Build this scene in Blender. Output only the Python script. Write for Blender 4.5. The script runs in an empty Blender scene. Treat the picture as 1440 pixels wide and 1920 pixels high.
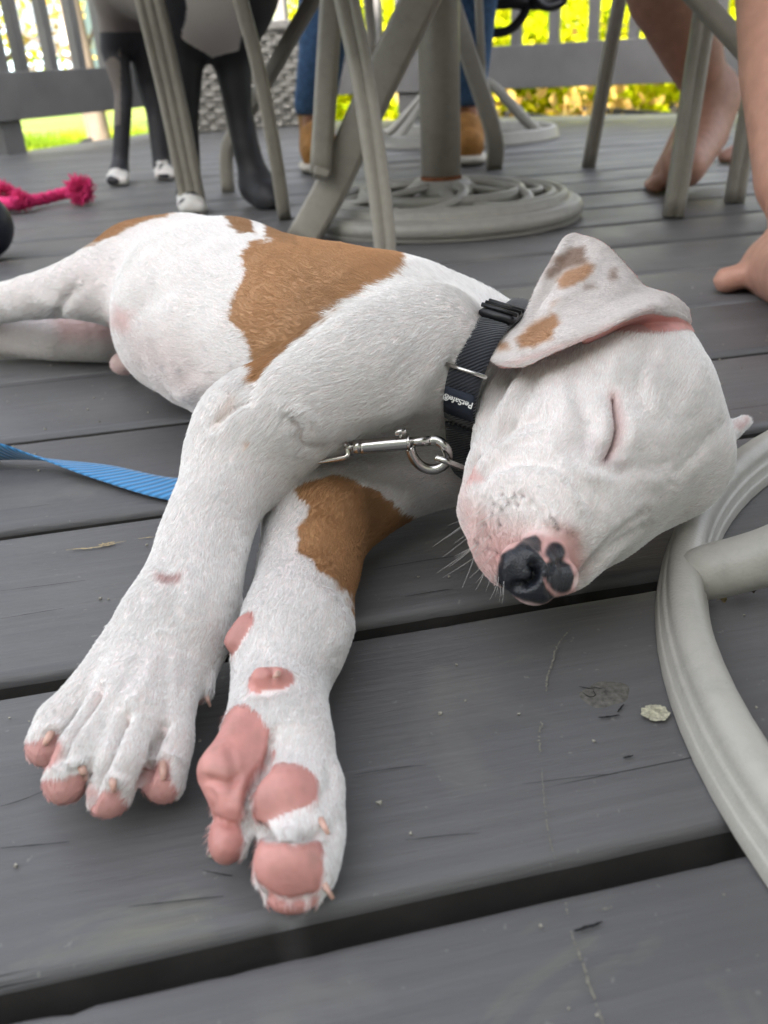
import bpy, bmesh, math, random, time
import numpy as np
from mathutils import Vector, Matrix
import openvdb
T0 = time.time()
sc = bpy.context.scene
rnd = random.Random(7)
rng = np.random.default_rng(7)

# ------------------------------------------------------------------ camera
F, PITCH, ROLL, CAMH = 1650.0, math.radians(27.18), math.radians(-3.09), 0.22
cp_, sp_ = math.cos(PITCH), math.sin(PITCH)
FW = np.array([0, cp_, -sp_]); _u = np.array([0, sp_, cp_]); _r = np.array([1.0, 0, 0])
RT = math.cos(ROLL) * _r + math.sin(ROLL) * _u
UP = -math.sin(ROLL) * _r + math.cos(ROLL) * _u
CC = np.array([0, 0, CAMH])
cam = bpy.data.cameras.new("camera"); camo = bpy.data.objects.new("camera", cam)
sc.collection.objects.link(camo); sc.camera = camo
camo.matrix_world = Matrix(((RT[0], UP[0], -FW[0], CC[0]), (RT[1], UP[1], -FW[1], CC[1]), (RT[2], UP[2], -FW[2], CC[2]), (0, 0, 0, 1)))
cam.sensor_fit = 'VERTICAL'; cam.sensor_height = 36.0; cam.lens = F / 1920 * 36
cam.clip_start = 0.01; cam.clip_end = 400
cam.dof.use_dof = True; cam.dof.focus_distance = 0.40; cam.dof.aperture_fstop = 13.0

# ------------------------------------------------------------------ light
SUN_EL, SUN_AZ = math.radians(30), math.radians(200)     # sun behind the added house at the camera's back
world = bpy.data.worlds.new("World"); sc.world = world; world.use_nodes = True
wn, wl = world.node_tree.nodes, world.node_tree.links
sky = wn.new('ShaderNodeTexSky'); sky.sky_type = 'NISHITA'; sky.sun_disc = False
sky.sun_elevation = SUN_EL; sky.sun_rotation = SUN_AZ
sky.air_density = 1.0; sky.dust_density = 3.0; sky.ozone_density = 1.0
hs = wn.new('ShaderNodeHueSaturation'); hs.inputs['Saturation'].default_value = 0.26
wl.new(sky.outputs[0], hs.inputs['Color'])
bg = wn['Background']; bg.inputs[1].default_value = 0.15
wl.new(hs.outputs[0], bg.inputs[0])
sun = bpy.data.lights.new("sun", 'SUN'); sun.energy = 5.0; sun.angle = math.radians(0.5); sun.color = (1.0, 0.93, 0.82)
suno = bpy.data.objects.new("sun", sun); sc.collection.objects.link(suno)
# sun_rotation r: direction to the sun = (sin r, cos r)
sd = Vector((math.sin(SUN_AZ) * math.cos(SUN_EL), math.cos(SUN_AZ) * math.cos(SUN_EL), math.sin(SUN_EL)))
suno.rotation_euler = sd.to_track_quat('Z', 'Y').to_euler()
sc.view_settings.view_transform = 'Standard'; sc.view_settings.look = 'None'
sc.view_settings.exposure = 2.25; sc.view_settings.gamma = 1.0
sc.cycles.max_bounces = 6; sc.cycles.diffuse_bounces = 3; sc.cycles.glossy_bounces = 2
sc.cycles.transmission_bounces = 3; sc.cycles.transparent_max_bounces = 6
sc.cycles.caustics_reflective = False; sc.cycles.caustics_refractive = False
sc.cycles_curves.shape = 'RIBBONS'; sc.cycles_curves.subdivisions = 2
sc.cycles.use_denoising = True

# ------------------------------------------------------------------ geometry helpers
def at(x, y, z=0.0):
    """point at height z seen at photo position x, y"""
    d = F * FW + (x - 720) * RT + (960 - y) * UP
    return CC + d * ((z - CAMH) / d[2])
def aty(x, y, Y):
    """point in the upright plane Y metres ahead"""
    d = F * FW + (x - 720) * RT + (960 - y) * UP
    return CC + d * (Y / d[1])
def atd(x, y, D):
    """point D metres deep"""
    d = F * FW + (x - 720) * RT + (960 - y) * UP
    return CC + d * (D / F)
def depth(p): return float((np.asarray(p) - CC) @ FW)
def mpp(p): return depth(p) / F
def project(P):
    q = P - CC; w = q @ FW
    return 720 + F * (q @ RT) / w, 960 - F * (q @ UP) / w, w

def new_obj(name, me, mat=None, parent=None, smooth=True):
    o = bpy.data.objects.new(name, me); sc.collection.objects.link(o)
    if mat is not None: me.materials.append(mat)
    if smooth: me.polygons.foreach_set('use_smooth', np.ones(len(me.polygons), bool))
    if parent is not None: o.parent = parent
    return o
def mesh(name, V, Fc, mat=None, parent=None, smooth=True):
    me = bpy.data.meshes.new(name); me.from_pydata([tuple(map(float, v)) for v in V], [], [tuple(map(int, f)) for f in Fc]); me.update()
    return new_obj(name, me, mat, parent, smooth)
def mesh_np(name, V, Q, mat=None, parent=None, smooth=True):
    V = np.asarray(V, np.float32); Q = np.asarray(Q, np.int32); n = Q.shape[1]
    me = bpy.data.meshes.new(name)
    me.vertices.add(len(V)); me.vertices.foreach_set('co', V.ravel())
    me.loops.add(Q.size); me.loops.foreach_set('vertex_index', Q.ravel())
    me.polygons.add(len(Q)); me.polygons.foreach_set('loop_start', np.arange(0, Q.size, n, dtype=np.int32))
    me.update(calc_edges=True); me.validate()
    return new_obj(name, me, mat, parent, smooth)
def tag(o, label=None, cat=None, group=None, kind=None):
    if label: o['label'] = label
    if cat: o['category'] = cat
    if group: o['group'] = group
    if kind: o['kind'] = kind
    return o
def thing(name, label, cat, loc=(0, 0, 0), group=None):
    o = bpy.data.objects.new(name, None); sc.collection.objects.link(o); o.empty_display_size = .05
    # parts are written in world coordinates, so the empty only marks the base of the thing
    o.location = tuple(map(float, loc)); tag(o, label, cat, group); return o
def adopt(root, *objs):
    for o in objs:
        o.parent = root; o.matrix_parent_inverse = Matrix.Translation(-Vector(root.location))
def sweep_geo(path, prof, up=(0, 0, 1), scale=None, closed=False, cap=True, twist=None):
    """sweep the closed 2-D profile along path; returns V, F"""
    P = np.asarray(path, float); n = len(P); pr = np.asarray(prof, float); m = len(pr)
    if closed: T = np.roll(P, -1, 0) - np.roll(P, 1, 0)
    else: T = np.gradient(P, axis=0)
    T /= np.linalg.norm(T, axis=1)[:, None] + 1e-12
    upv = np.asarray(up, float)
    upv = np.broadcast_to(upv, (n, 3)) if upv.ndim == 1 else upv
    S = np.cross(T, upv); ln = np.linalg.norm(S, axis=1)[:, None]
    S = np.where(ln < 1e-4, np.array([1.0, 0, 0]), S / np.maximum(ln, 1e-6)); N = np.cross(S, T)
    if twist is not None:
        tw = np.asarray(twist)[:, None]; S, N = S * np.cos(tw) + N * np.sin(tw), -S * np.sin(tw) + N * np.cos(tw)
    sc_ = np.ones(n) if scale is None else np.asarray(scale, float)
    if sc_.ndim == 1: sc_ = np.stack([sc_, sc_], 1)
    V = (P[:, None] + S[:, None] * (pr[None, :, 0:1] * sc_[:, None, 0:1]) + N[:, None] * (pr[None, :, 1:2] * sc_[:, None, 1:2])).reshape(-1, 3)
    Fc = []
    for i in range(n if closed else n - 1):
        a, b = i * m, ((i + 1) % n) * m
        for j in range(m):
            k = (j + 1) % m; Fc.append((a + j, a + k, b + k, b + j))
    if cap and not closed:
        Fc.append(tuple(range(m - 1, -1, -1))); Fc.append(tuple(range((n - 1) * m, n * m)))
    return V, Fc
def circle(r, m=12, rx=None):
    a = np.arange(m) / m * 2 * math.pi; return np.stack([np.cos(a) * (rx or r), np.sin(a) * r], 1)
def smooth_path(pts, n=24):
    """Catmull-Rom through pts"""
    P = np.asarray(pts, float); P = np.vstack([2 * P[0] - P[1], P, 2 * P[-1] - P[-2]]); out = []
    segs = len(P) - 3; per = max(2, n // segs)
    for i in range(segs):
        p0, p1, p2, p3 = P[i:i + 4]
        for t in np.arange(per) / per:
            out.append(.5 * ((2 * p1) + (-p0 + p2) * t + (2 * p0 - 5 * p1 + 4 * p2 - p3) * t * t + (-p0 + 3 * p1 - 3 * p2 + p3) * t ** 3))
    out.append(P[-2]); return np.array(out)
def tube(name, path, r, mat, parent=None, m=12, n=None, up=(0, 0, 1), rx=None, closed=False, scale=None):
    if n: path = smooth_path(path, n)
    V, Fc = sweep_geo(path, circle(r, m, rx), up, scale, closed)
    o = mesh(name, V, Fc, mat); 
    if parent is not None: adopt(parent, o)
    return o
def rounded_box_prof(w, h, r, k=3):
    out = []
    for cx, cy, a0 in ((w / 2 - r, h / 2 - r, 0), (-w / 2 + r, h / 2 - r, 90), (-w / 2 + r, -h / 2 + r, 180), (w / 2 - r, -h / 2 + r, 270)):
        for i in range(k + 1):
            a = math.radians(a0 + 90 * i / k); out.append((cx + r * math.cos(a), cy + r * math.sin(a)))
    return out

# ------------------------------------------------------------------ materials
def mat_new(name):
    m = bpy.data.materials.new(name); m.use_nodes = True; nt = m.node_tree
    return m, nt, nt.nodes['Principled BSDF']
def N(nt, t, **kw):
    n = nt.nodes.new(t)
    for k, v in kw.items():
        if hasattr(n, k): setattr(n, k, v)
        else: n.inputs[k].default_value = v
    return n
def ramp(nt, src, stops):
    r = nt.nodes.new('ShaderNodeValToRGB'); e = r.color_ramp.elements
    while len(e) < len(stops): e.new(0.5)
    for i, (p, c) in enumerate(stops): e[i].position = p; e[i].color = (*c, 1) if len(c) == 3 else c
    nt.links.new(src, r.inputs[0]); return r
def simple(name, col, rough=.6, var=.15, scale=40, bump=.15, bscale=None, spec=.4, metal=0, sss=0, coord='Object', stretch=None):
    m, nt, b = mat_new(name)
    tc = nt.nodes.new('ShaderNodeTexCoord'); src = tc.outputs[coord]
    if stretch:
        mp = N(nt, 'ShaderNodeMapping'); mp.inputs['Scale'].default_value = stretch; nt.links.new(src, mp.inputs[0]); src = mp.outputs[0]
    n1 = N(nt, 'ShaderNodeTexNoise', Scale=scale, Detail=5.0); nt.links.new(src, n1.inputs['Vector'])
    c0 = tuple(c * (1 - var) for c in col); c1 = tuple(min(1, c * (1 + var)) for c in col)
    r = ramp(nt, n1.outputs['Fac'], [(.3, c0), (.7, c1)]); nt.links.new(r.outputs[0], b.inputs['Base Color'])
    b.inputs['Roughness'].default_value = rough; b.inputs['Specular IOR Level'].default_value = spec; b.inputs['Metallic'].default_value = metal
    if sss: b.inputs['Subsurface Weight'].default_value = sss; b.inputs['Subsurface Scale'].default_value = .004; b.inputs['Subsurface Radius'].default_value = (1, .4, .25)
    if bump:
        n2 = N(nt, 'ShaderNodeTexNoise', Scale=bscale or scale * 6, Detail=4.0); nt.links.new(src, n2.inputs['Vector'])
        bp = N(nt, 'ShaderNodeBump', Strength=bump, Distance=.001); nt.links.new(n2.outputs['Fac'], bp.inputs['Height']); nt.links.new(bp.outputs[0], b.inputs['Normal'])
    return m

# ------------------------------------------------------------------ signed-distance modelling
class Blob:
    """bodies are grown as one smooth surface round a set of tapered limbs"""
    def __init__(s, lo, hi, vox):
        s.lo = np.array(lo, float); s.hi = np.array(hi, float); s.v = vox; s.p = []; s.lay = 0; s.layers = []
        s.n = np.ceil((s.hi - s.lo) / vox).astype(int) + 1
    def layer(s): s.layers.append(len(s.p))
    def limb(s, pts, rad, k=.01, part='body', flow=None, flat=None, fdir=None):
        pts = [np.asarray(p, float) for p in pts]
        s.p.append(('c', np.array(pts), np.array(rad, float), None, None, k, part, None if flow is None else np.asarray(flow, float), flat, fdir))
        return s
    def ball(s, c, r, k=.01, part='body', flow=None, axes=None, cut=False):
        """r: float or 3 radii; axes: 3x3 rows"""
        r = np.array([r, r, r], float) if np.isscalar(r) else np.array(r, float)
        s.p.append(('x' if cut else 'e', np.asarray(c, float), r, None if axes is None else np.asarray(axes, float), 0, k, part, None if flow is None else np.asarray(flow, float), None, None))
        return s
    @staticmethod
    def dist(pr, X):
        if pr[0] == 'c':
            P, R = pr[1], pr[2]; D = None
            for i in range(len(P) - 1):
                a, b = P[i], P[i + 1]; ab = b - a; q = X - a
                if pr[8]:                              # flattened limb: stretch the space along fdir
                    f = np.asarray(pr[9], float); f = f / np.linalg.norm(f)
                    q = q + f * ((q @ f)[..., None] * (1 / pr[8] - 1)); ab = ab + f * ((ab @ f) * (1 / pr[8] - 1))
                t = np.clip((q @ ab) / (ab @ ab + 1e-12), 0, 1)
                d = np.sqrt(((q - t[..., None] * ab) ** 2).sum(-1)) - (R[i] + (R[i + 1] - R[i]) * t)
                if pr[8] and pr[8] < 1: d = d * pr[8]
                if D is None: D = d
                else:
                    kk = .004; h = np.maximum(kk - np.abs(D - d), 0) / kk; D = np.minimum(D, d) - h * h * kk * .12
            return D
        q = X - pr[1]
        if pr[3] is not None: q = q @ pr[3].T
        r = pr[2]; k0 = np.sqrt(((q / r) ** 2).sum(-1)); k1 = np.sqrt(((q / (r * r)) ** 2).sum(-1)) + 1e-9
        return np.where(k0 < 1e-6, -r.min(), k0 * (k0 - 1) / k1)
    def field(s, X=None):
        if X is not None:
            D = np.full(X.shape[:-1], 1.0); O = None
            for i, pr in enumerate(s.p):
                if i in s.layers: O = D if O is None else np.minimum(O, D); D = np.full(X.shape[:-1], 1.0)
                d = s.dist(pr, X); D = s.comb(D, d, pr)
            return D if O is None else np.minimum(O, D)
        D = np.full(s.n, 1.0, np.float32); O = None
        for pi_, pr in enumerate(s.p):
            if pi_ in s.layers:
                O = D if O is None else np.minimum(O, D); D = np.full(s.n, 1.0, np.float32)
            if pr[0] == 'c':
                R = pr[2].max(); lo = pr[1].min(0) - R; hi = pr[1].max(0) + R
            else: R = pr[2].max(); lo, hi = pr[1] - R, pr[1] + R
            pad = pr[5] + 3 * s.v
            i0 = np.clip(np.floor((lo - pad - s.lo) / s.v).astype(int), 0, s.n); i1 = np.clip(np.ceil((hi + pad - s.lo) / s.v).astype(int) + 1, 0, s.n)
            if (i1 <= i0).any(): continue
            ax = [(s.lo[a] + np.arange(i0[a], i1[a]) * s.v).astype(np.float32) for a in range(3)]
            X = np.stack(np.meshgrid(*ax, indexing='ij'), -1)
            sl = tuple(slice(i0[a], i1[a]) for a in range(3))
            D[sl] = s.comb(D[sl], s.dist(pr, X).astype(np.float32), pr)
        if O is not None:
            h = np.maximum(.0012 - np.abs(O - D), 0) / .0012; D = np.minimum(O, D) - h * h * .0003
        return D
    @staticmethod
    def comb(D, d, pr):
        k = pr[5]
        if pr[0] == 'x':
            h = np.maximum(k - np.abs(D + d), 0) / k; return np.maximum(D, -d) + h * h * k * .25
        h = np.maximum(k - np.abs(D - d), 0) / k; return np.minimum(D, d) - h * h * k * .25
    def surf(s, x, y, lo=.15, hi=1.4, n=900):
        """first point of the body seen at photo position x, y"""
        t = np.linspace(lo, hi, n); d = F * FW + (x - 720) * RT + (960 - y) * UP
        X = CC + d[None] * (t[:, None] / F); f = s.field(X); i = np.argmax(f < 0)
        if f[i] >= 0: return None
        a = f[i - 1] / (f[i - 1] - f[i] + 1e-12); return X[i - 1] + (X[i] - X[i - 1]) * a
    def build(s):
        D = s.field(); 
        g = openvdb.FloatGrid(background=3 * s.v); g.copyFromArray(np.clip(D, -3 * s.v, 3 * s.v))
        g.transform = openvdb.createLinearTransform(voxelSize=s.v)
        P, Q = g.convertToQuads(0.0)
        P = P + s.lo
        P = P.astype(np.float64); c = P - P.mean(0)
        vol = (c[Q[:, 0]] * np.cross(c[Q[:, 1]], c[Q[:, 2]])).sum() + (c[Q[:, 0]] * np.cross(c[Q[:, 2]], c[Q[:, 3]])).sum()
        return P, (Q if vol > 0 else Q[:, ::-1]).copy()
    def owner(s, P):
        """nearest limb of every vertex"""
        best = np.full(len(P), 1e9); idx = np.zeros(len(P), int)
        for i, pr in enumerate(s.p):
            if pr[0] == 'x': continue
            d = s.dist(pr, P); m = d < best; best[m] = d[m]; idx[m] = i
        return idx
    def flow(s, P):
        W = np.zeros(len(P)) + 1e-9; Fl = np.zeros((len(P), 3))
        for pr in s.p:
            if pr[0] == 'x' or pr[7] is None: continue
            w = np.exp(-np.maximum(s.dist(pr, P), 0) / .006); W += w; Fl += w[:, None] * pr[7]
        return Fl / W[:, None]
def subdivide(P, Q, levels=1):
    me = bpy.data.meshes.new('tmp'); me.from_pydata(P.tolist(), [], Q.tolist()); o = bpy.data.objects.new('tmp', me); sc.collection.objects.link(o)
    md = o.modifiers.new('s', 'SUBSURF'); md.levels = levels; md.render_levels = levels
    dg = bpy.context.evaluated_depsgraph_get(); ev = o.evaluated_get(dg); m2 = ev.to_mesh()
    V = np.empty(len(m2.vertices) * 3, np.float32); m2.vertices.foreach_get('co', V)
    L = np.empty(len(m2.loops), np.int32); m2.loops.foreach_get('vertex_index', L)
    ev.to_mesh_clear(); bpy.data.objects.remove(o); bpy.data.meshes.remove(me)
    return V.reshape(-1, 3).astype(float), L.reshape(-1, 4)
def vnormals(P, Q):
    n = np.cross(P[Q[:, 2]] - P[Q[:, 0]], P[Q[:, 3]] - P[Q[:, 1]]); out = np.zeros_like(P)
    for k in range(4): 
        for c in range(3): out[:, c] += np.bincount(Q[:, k], n[:, c], len(P))
    return out / (np.linalg.norm(out, axis=1)[:, None] + 1e-12)
def vnoise(P, scale, seed=0):
    """smooth value noise, numpy"""
    q = P * scale + seed * 17.31; i = np.floor(q).astype(np.int64); f = q - i; f = f * f * (3 - 2 * f); r = 0
    def h(a): 
        n = (a[:, 0] * 73856093) ^ (a[:, 1] * 19349663) ^ (a[:, 2] * 83492791) ^ (seed * 2654435 + 12345)
        n = (n ^ (n >> 13)) * 1274126177 & 0x7fffffff; return (n ^ (n >> 16)) % 65536 / 65536.0
    for dx in (0, 1):
        for dy in (0, 1):
            for dz in (0, 1):
                w = (f[:, 0] if dx else 1 - f[:, 0]) * (f[:, 1] if dy else 1 - f[:, 1]) * (f[:, 2] if dz else 1 - f[:, 2])
                r = r + w * h(i + np.array([dx, dy, dz]))
    return r - .5
def poly_dist(x, y, poly, closed=True):
    """signed (inside < 0) distance to a polygon, or distance to a line"""
    poly = np.asarray(poly, float); n = len(poly); d = np.full(len(x), 1e9); ins = np.zeros(len(x), bool)
    for i in range(n if closed else n - 1):
        a = poly[i]; b = poly[(i + 1) % n]; ab = b - a
        t = np.clip(((x - a[0]) * ab[0] + (y - a[1]) * ab[1]) / (ab @ ab + 1e-9), 0, 1)
        d = np.minimum(d, np.hypot(x - a[0] - t * ab[0], y - a[1] - t * ab[1]))
        if closed:
            c = (a[1] > y) != (b[1] > y)
            with np.errstate(divide='ignore', invalid='ignore'):
                ins ^= c & (x < (b[0] - a[0]) * (y - a[1]) / (b[1] - a[1] + 1e-12) + a[0])
    return np.where(ins, -d, d) if closed else d
def set_colors(me, C, name='coat'):
    a = me.color_attributes.new(name, 'FLOAT_COLOR', 'POINT'); b = np.ones((len(C), 4), np.float32); b[:, :3] = C; a.data.foreach_set('color', b.ravel())
# ------------------------------------------------------------------ setting : deck, railings, garden
PH = math.radians(10.94); DU = np.array([math.cos(PH), math.sin(PH), 0]); DV = np.array([-math.sin(PH), math.cos(PH), 0])
PS, PO, GAP = .14419, .16693, .0108
def uv(u, c, z=0.0): return DU * u + DV * c + np.array([0, 0, z])

def deck_paint():
    m, nt, b = mat_new('grey_deck_paint'); L_ = nt.links.new
    tc = N(nt, 'ShaderNodeTexCoord'); oi = N(nt, 'ShaderNodeObjectInfo')
    ro = N(nt, 'ShaderNodeMapping'); ro.inputs['Rotation'].default_value = (0, 0, -PH); L_(tc.outputs['Object'], ro.inputs[0])
    off = N(nt, 'ShaderNodeVectorMath', operation='ADD'); cmb = N(nt, 'ShaderNodeCombineXYZ'); sc1 = N(nt, 'ShaderNodeMath', operation='MULTIPLY'); sc1.inputs[1].default_value = 37.0
    L_(oi.outputs['Random'], sc1.inputs[0]); L_(sc1.outputs[0], cmb.inputs[0]); L_(sc1.outputs[0], cmb.inputs[2]); L_(ro.outputs[0], off.inputs[0]); L_(cmb.outputs[0], off.inputs[1]); src = off.outputs[0]
    def noise(scale, st, det=5, rough=.6, dist=0):
        mp = N(nt, 'ShaderNodeMapping'); mp.inputs['Scale'].default_value = st; L_(src, mp.inputs[0])
        n = N(nt, 'ShaderNodeTexNoise', Scale=scale, Detail=det, Roughness=rough, Distortion=dist); L_(mp.outputs[0], n.inputs['Vector']); return n.outputs['Fac']
    big = noise(3, (.8, 2.5, 1)); grain = noise(60, (.05, 3.2, 1), 6, .7); fine = noise(420, (.15, 1, 1), 3); blot = noise(9, (1, 1.2, 1), 4, .55, .6); spec_ = noise(260, (1, 1, 1), 2)
    base = ramp(nt, big, [(.22, (.098, .0965, .099)), (.5, (.128, .1255, .128)), (.8, (.165, .1615, .159))])
    def mix(a, bcol, fac, mode='MIX'):
        x = N(nt, 'ShaderNodeMix'); x.data_type = 'RGBA'; x.blend_type = mode; L_(fac, x.inputs[0])
        if hasattr(a, 'links') or hasattr(a, 'is_output'): L_(a, x.inputs[6])
        if isinstance(bcol, tuple): x.inputs[7].default_value = (*bcol, 1)
        else: L_(bcol, x.inputs[7])
        return x.outputs[2]
    g1 = ramp(nt, grain, [(.30, (0, 0, 0)), (.42, (.25,) * 3), (.6, (0,) * 3)])
    c = mix(base.outputs[0], (.066, .065, .067), g1.outputs[0])
    wr = ramp(nt, blot, [(.60, (0,) * 3), (.72, (.35,) * 3)]); c = mix(c, (.235, .226, .198), wr.outputs[0])
    wr3 = ramp(nt, noise(5, (1.4, 2.4, 1), 5, .65, 1.2), [(.62, (0,) * 3), (.74, (.5,) * 3)]); c = mix(c, (.21, .212, .155), wr3.outputs[0])
    sp = ramp(nt, spec_, [(.70, (0,) * 3), (.76, (.5,) * 3)]); c = mix(c, (.24, .235, .22), sp.outputs[0])
    crk = ramp(nt, noise(34, (.06, 5.5, 1), 3, .5, .4), [(.265, (1,) * 3), (.285, (0,) * 3)]); c = mix(c, (.02, .02, .022), crk.outputs[0])
    L_(c, b.inputs['Base Color'])
    rr = ramp(nt, blot, [(.3, (.42,) * 3), (.8, (.62,) * 3)]); L_(rr.outputs[0], b.inputs['Roughness']); b.inputs['Specular IOR Level'].default_value = .5
    s1 = N(nt, 'ShaderNodeMath', operation='MULTIPLY_ADD'); L_(grain, s1.inputs[0]); s1.inputs[1].default_value = 1.2; L_(fine, s1.inputs[2])
    s2 = N(nt, 'ShaderNodeMath', operation='SUBTRACT'); L_(s1.outputs[0], s2.inputs[0]); L_(crk.outputs[0], s2.inputs[1])
    bp = N(nt, 'ShaderNodeBump', Strength=.32, Distance=.0012); L_(s2.outputs[0], bp.inputs['Height']); L_(bp.outputs[0], b.inputs['Normal'])
    return m
M_deck = deck_paint()
M_rail = simple('rail_paint', (.150, .146, .146), .55, .14, 9, .3, 90, stretch=(1, 1, 1))
M_gap_shade = simple('gap_shade_board_side', (.035, .032, .030), .9, .3, 40, .3)  # near-black plank sides: the shade inside the gaps is put into the colour
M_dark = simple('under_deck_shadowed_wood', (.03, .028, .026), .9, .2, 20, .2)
deck = thing('deck', None, None, (0, 1, 0)); deck['kind'] = 'structure'

# outline of the deck : left edge, corner, far edge
E0, E1, E2 = at(0, 290), at(400, 232), at(1250, 213)
def ln(a, b): d = nrm2(b - a); return a, np.array([-d[1], d[0], 0])
def nrm2(v): v = np.array([v[0], v[1], 0.0]); return v / np.linalg.norm(v)
left_dir, far_dir = nrm2(E1 - E0), nrm2(E2 - E1)
left_n, far_n = np.array([left_dir[1], -left_dir[0], 0]), np.array([far_dir[1], -far_dir[0], 0])   # pointing into the deck
def clip(poly, p, n):
    out = []
    for i in range(len(poly)):
        a, b = poly[i], poly[(i + 1) % len(poly)]; da, db = (a - p) @ n, (b - p) @ n
        if da >= 0: out.append(a)
        if da * db < 0: out.append(a + (b - a) * (da / (da - db)))
    return out
TH = .032
for k in range(-32, 34):
    c1 = PO + k * PS; c0 = c1 - PS + GAP; jit = rnd.uniform(-.0012, .0012) if k > 2 else 0
    if -4 < k <= 3:
        u = np.arange(-4.5, 4.5, .012) if k < 0 else np.unique(np.r_[np.arange(-4.5, 4.5, .05), np.arange(-1.2, 1.2, .006)]); n = len(u); w = c1 - c0; r = .0052
        prof = [(0, -TH), (0, -r)] + [(r - r * math.cos(a), -r + r * math.sin(a)) for a in (.4, .8, 1.2)] + [(r, 0)] + [(r + (w - 2 * r) * t, 0) for t in (.02, .1, .25, .4, .55, .7, .85, .95)] + [(w - r, 0)] + [(w - r + r * math.sin(a), -r + r * math.cos(a)) for a in (.4, .8, 1.2)] + [(w, -r), (w, -TH)]
        prof = np.array(prof); m_ = len(prof); U_ = np.repeat(u, m_); PR = np.tile(prof, (n, 1))
        q = np.stack([U_ * 30, PR[:, 0] * 0 + k * 7.7 + (PR[:, 0] > w / 2) * 3.1, PR[:, 1] * 0], 1)
        chip = np.clip(vnoise(q * 3, 1, 5) - .22, 0, 1) * .010 + vnoise(q * .35, 1, 8) * .0016 + vnoise(q * 1.5, 1, 9) * .0006
        edge = np.exp(-np.minimum(PR[:, 0], w - PR[:, 0]) / .004)
        side = np.where(PR[:, 0] > w / 2, -1, 1)
        cc_ = c0 + PR[:, 0] + side * chip * edge * (PR[:, 1] > -.02)
        zz = PR[:, 1] + (vnoise(np.stack([U_ * 8, PR[:, 0] * 60, U_ * 0 + k], 1), 1, 4) * .0010 - edge * np.abs(chip) * .25) * (PR[:, 1] > -.004) - .0004
        Vp = U_[:, None] * DU + cc_[:, None] * DV; Vp[:, 2] = zz
        i, j = np.meshgrid(np.arange(n - 1), np.arange(m_ - 1), indexing='ij'); a = (i * m_ + j).ravel()
        Qp = np.stack([a, a + m_, a + m_ + 1, a + 1], 1)
        o = mesh_np('plank', Vp, Qp, M_deck); o.data.materials.append(M_gap_shade); o.data.polygons.foreach_set('material_index', np.tile(np.r_[1, np.zeros(m_ - 3), 1], n - 1).astype(np.int32))
    else:
        poly = [uv(-4.5, c0 + jit), uv(4.5, c0 + jit), uv(4.5, c1 + jit), uv(-4.5, c1 + jit)]
        poly = clip(poly, E0, left_n); poly = clip(poly, E1, far_n) if len(poly) > 2 else poly
        if len(poly) < 3: continue
        dz = rnd.uniform(-.001, .001)
        bm = bmesh.new(); top = [bm.verts.new(tuple(p + np.array([0, 0, dz]))) for p in poly]; f = bm.faces.new(top)
        ex = bmesh.ops.extrude_face_region(bm, geom=[f]); vs = [g for g in ex['geom'] if isinstance(g, bmesh.types.BMVert)]
        for v in vs: v.co.z -= TH
        bmesh.ops.recalc_face_normals(bm, faces=bm.faces)
        ed = [e for e in bm.edges if all(v.co.z > dz - .001 for v in e.verts)]
        bmesh.ops.bevel(bm, geom=ed, offset=.0045, segments=2, affect='EDGES', profile=.5)
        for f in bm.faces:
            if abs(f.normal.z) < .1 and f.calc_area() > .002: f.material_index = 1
        me = bpy.data.meshes.new('plank'); bm.to_mesh(me); bm.free(); o = new_obj('plank', me, M_deck); me.materials.append(M_gap_shade)
    adopt(deck, o)
def boxm(name, c, size, rot=0, mat=None, parent=None, bev=.003, tilt=None):
    bm = bmesh.new(); bmesh.ops.create_cube(bm, size=1.0)
    for v in bm.verts: v.co = Vector((v.co.x * size[0], v.co.y * size[1], v.co.z * size[2]))
    if bev: bmesh.ops.bevel(bm, geom=list(bm.edges), offset=bev, segments=2, affect='EDGES', profile=.5)
    Mx = Matrix.Translation(Vector([float(x) for x in c])) @ Matrix.Rotation(rot, 4, 'Z')
    if tilt: Mx = Mx @ tilt
    bmesh.ops.transform(bm, matrix=Mx, verts=bm.verts)
    me = bpy.data.meshes.new(name); bm.to_mesh(me); bm.free(); o = new_obj(name, me, mat, smooth=False)
    if parent is not None: adopt(parent, o)
    return o
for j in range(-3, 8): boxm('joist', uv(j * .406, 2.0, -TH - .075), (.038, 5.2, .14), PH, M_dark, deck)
for a, d, n_, L_ in ((E0, left_dir, left_n, None), (E1, far_dir, far_n, 6.0)):
    ll = np.linalg.norm(E1 - E0) + 3 if L_ is None else L_
    ctr_ = (a + d * (ll / 2 - 3) if L_ is None else a + d * ll / 2) - n_ * -.02
    boxm('rim_joist', ctr_ + np.array([0, 0, -.12]) + n_ * .03, (ll, .03, .17), math.atan2(d[1], d[0]), M_rail, deck)

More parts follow.
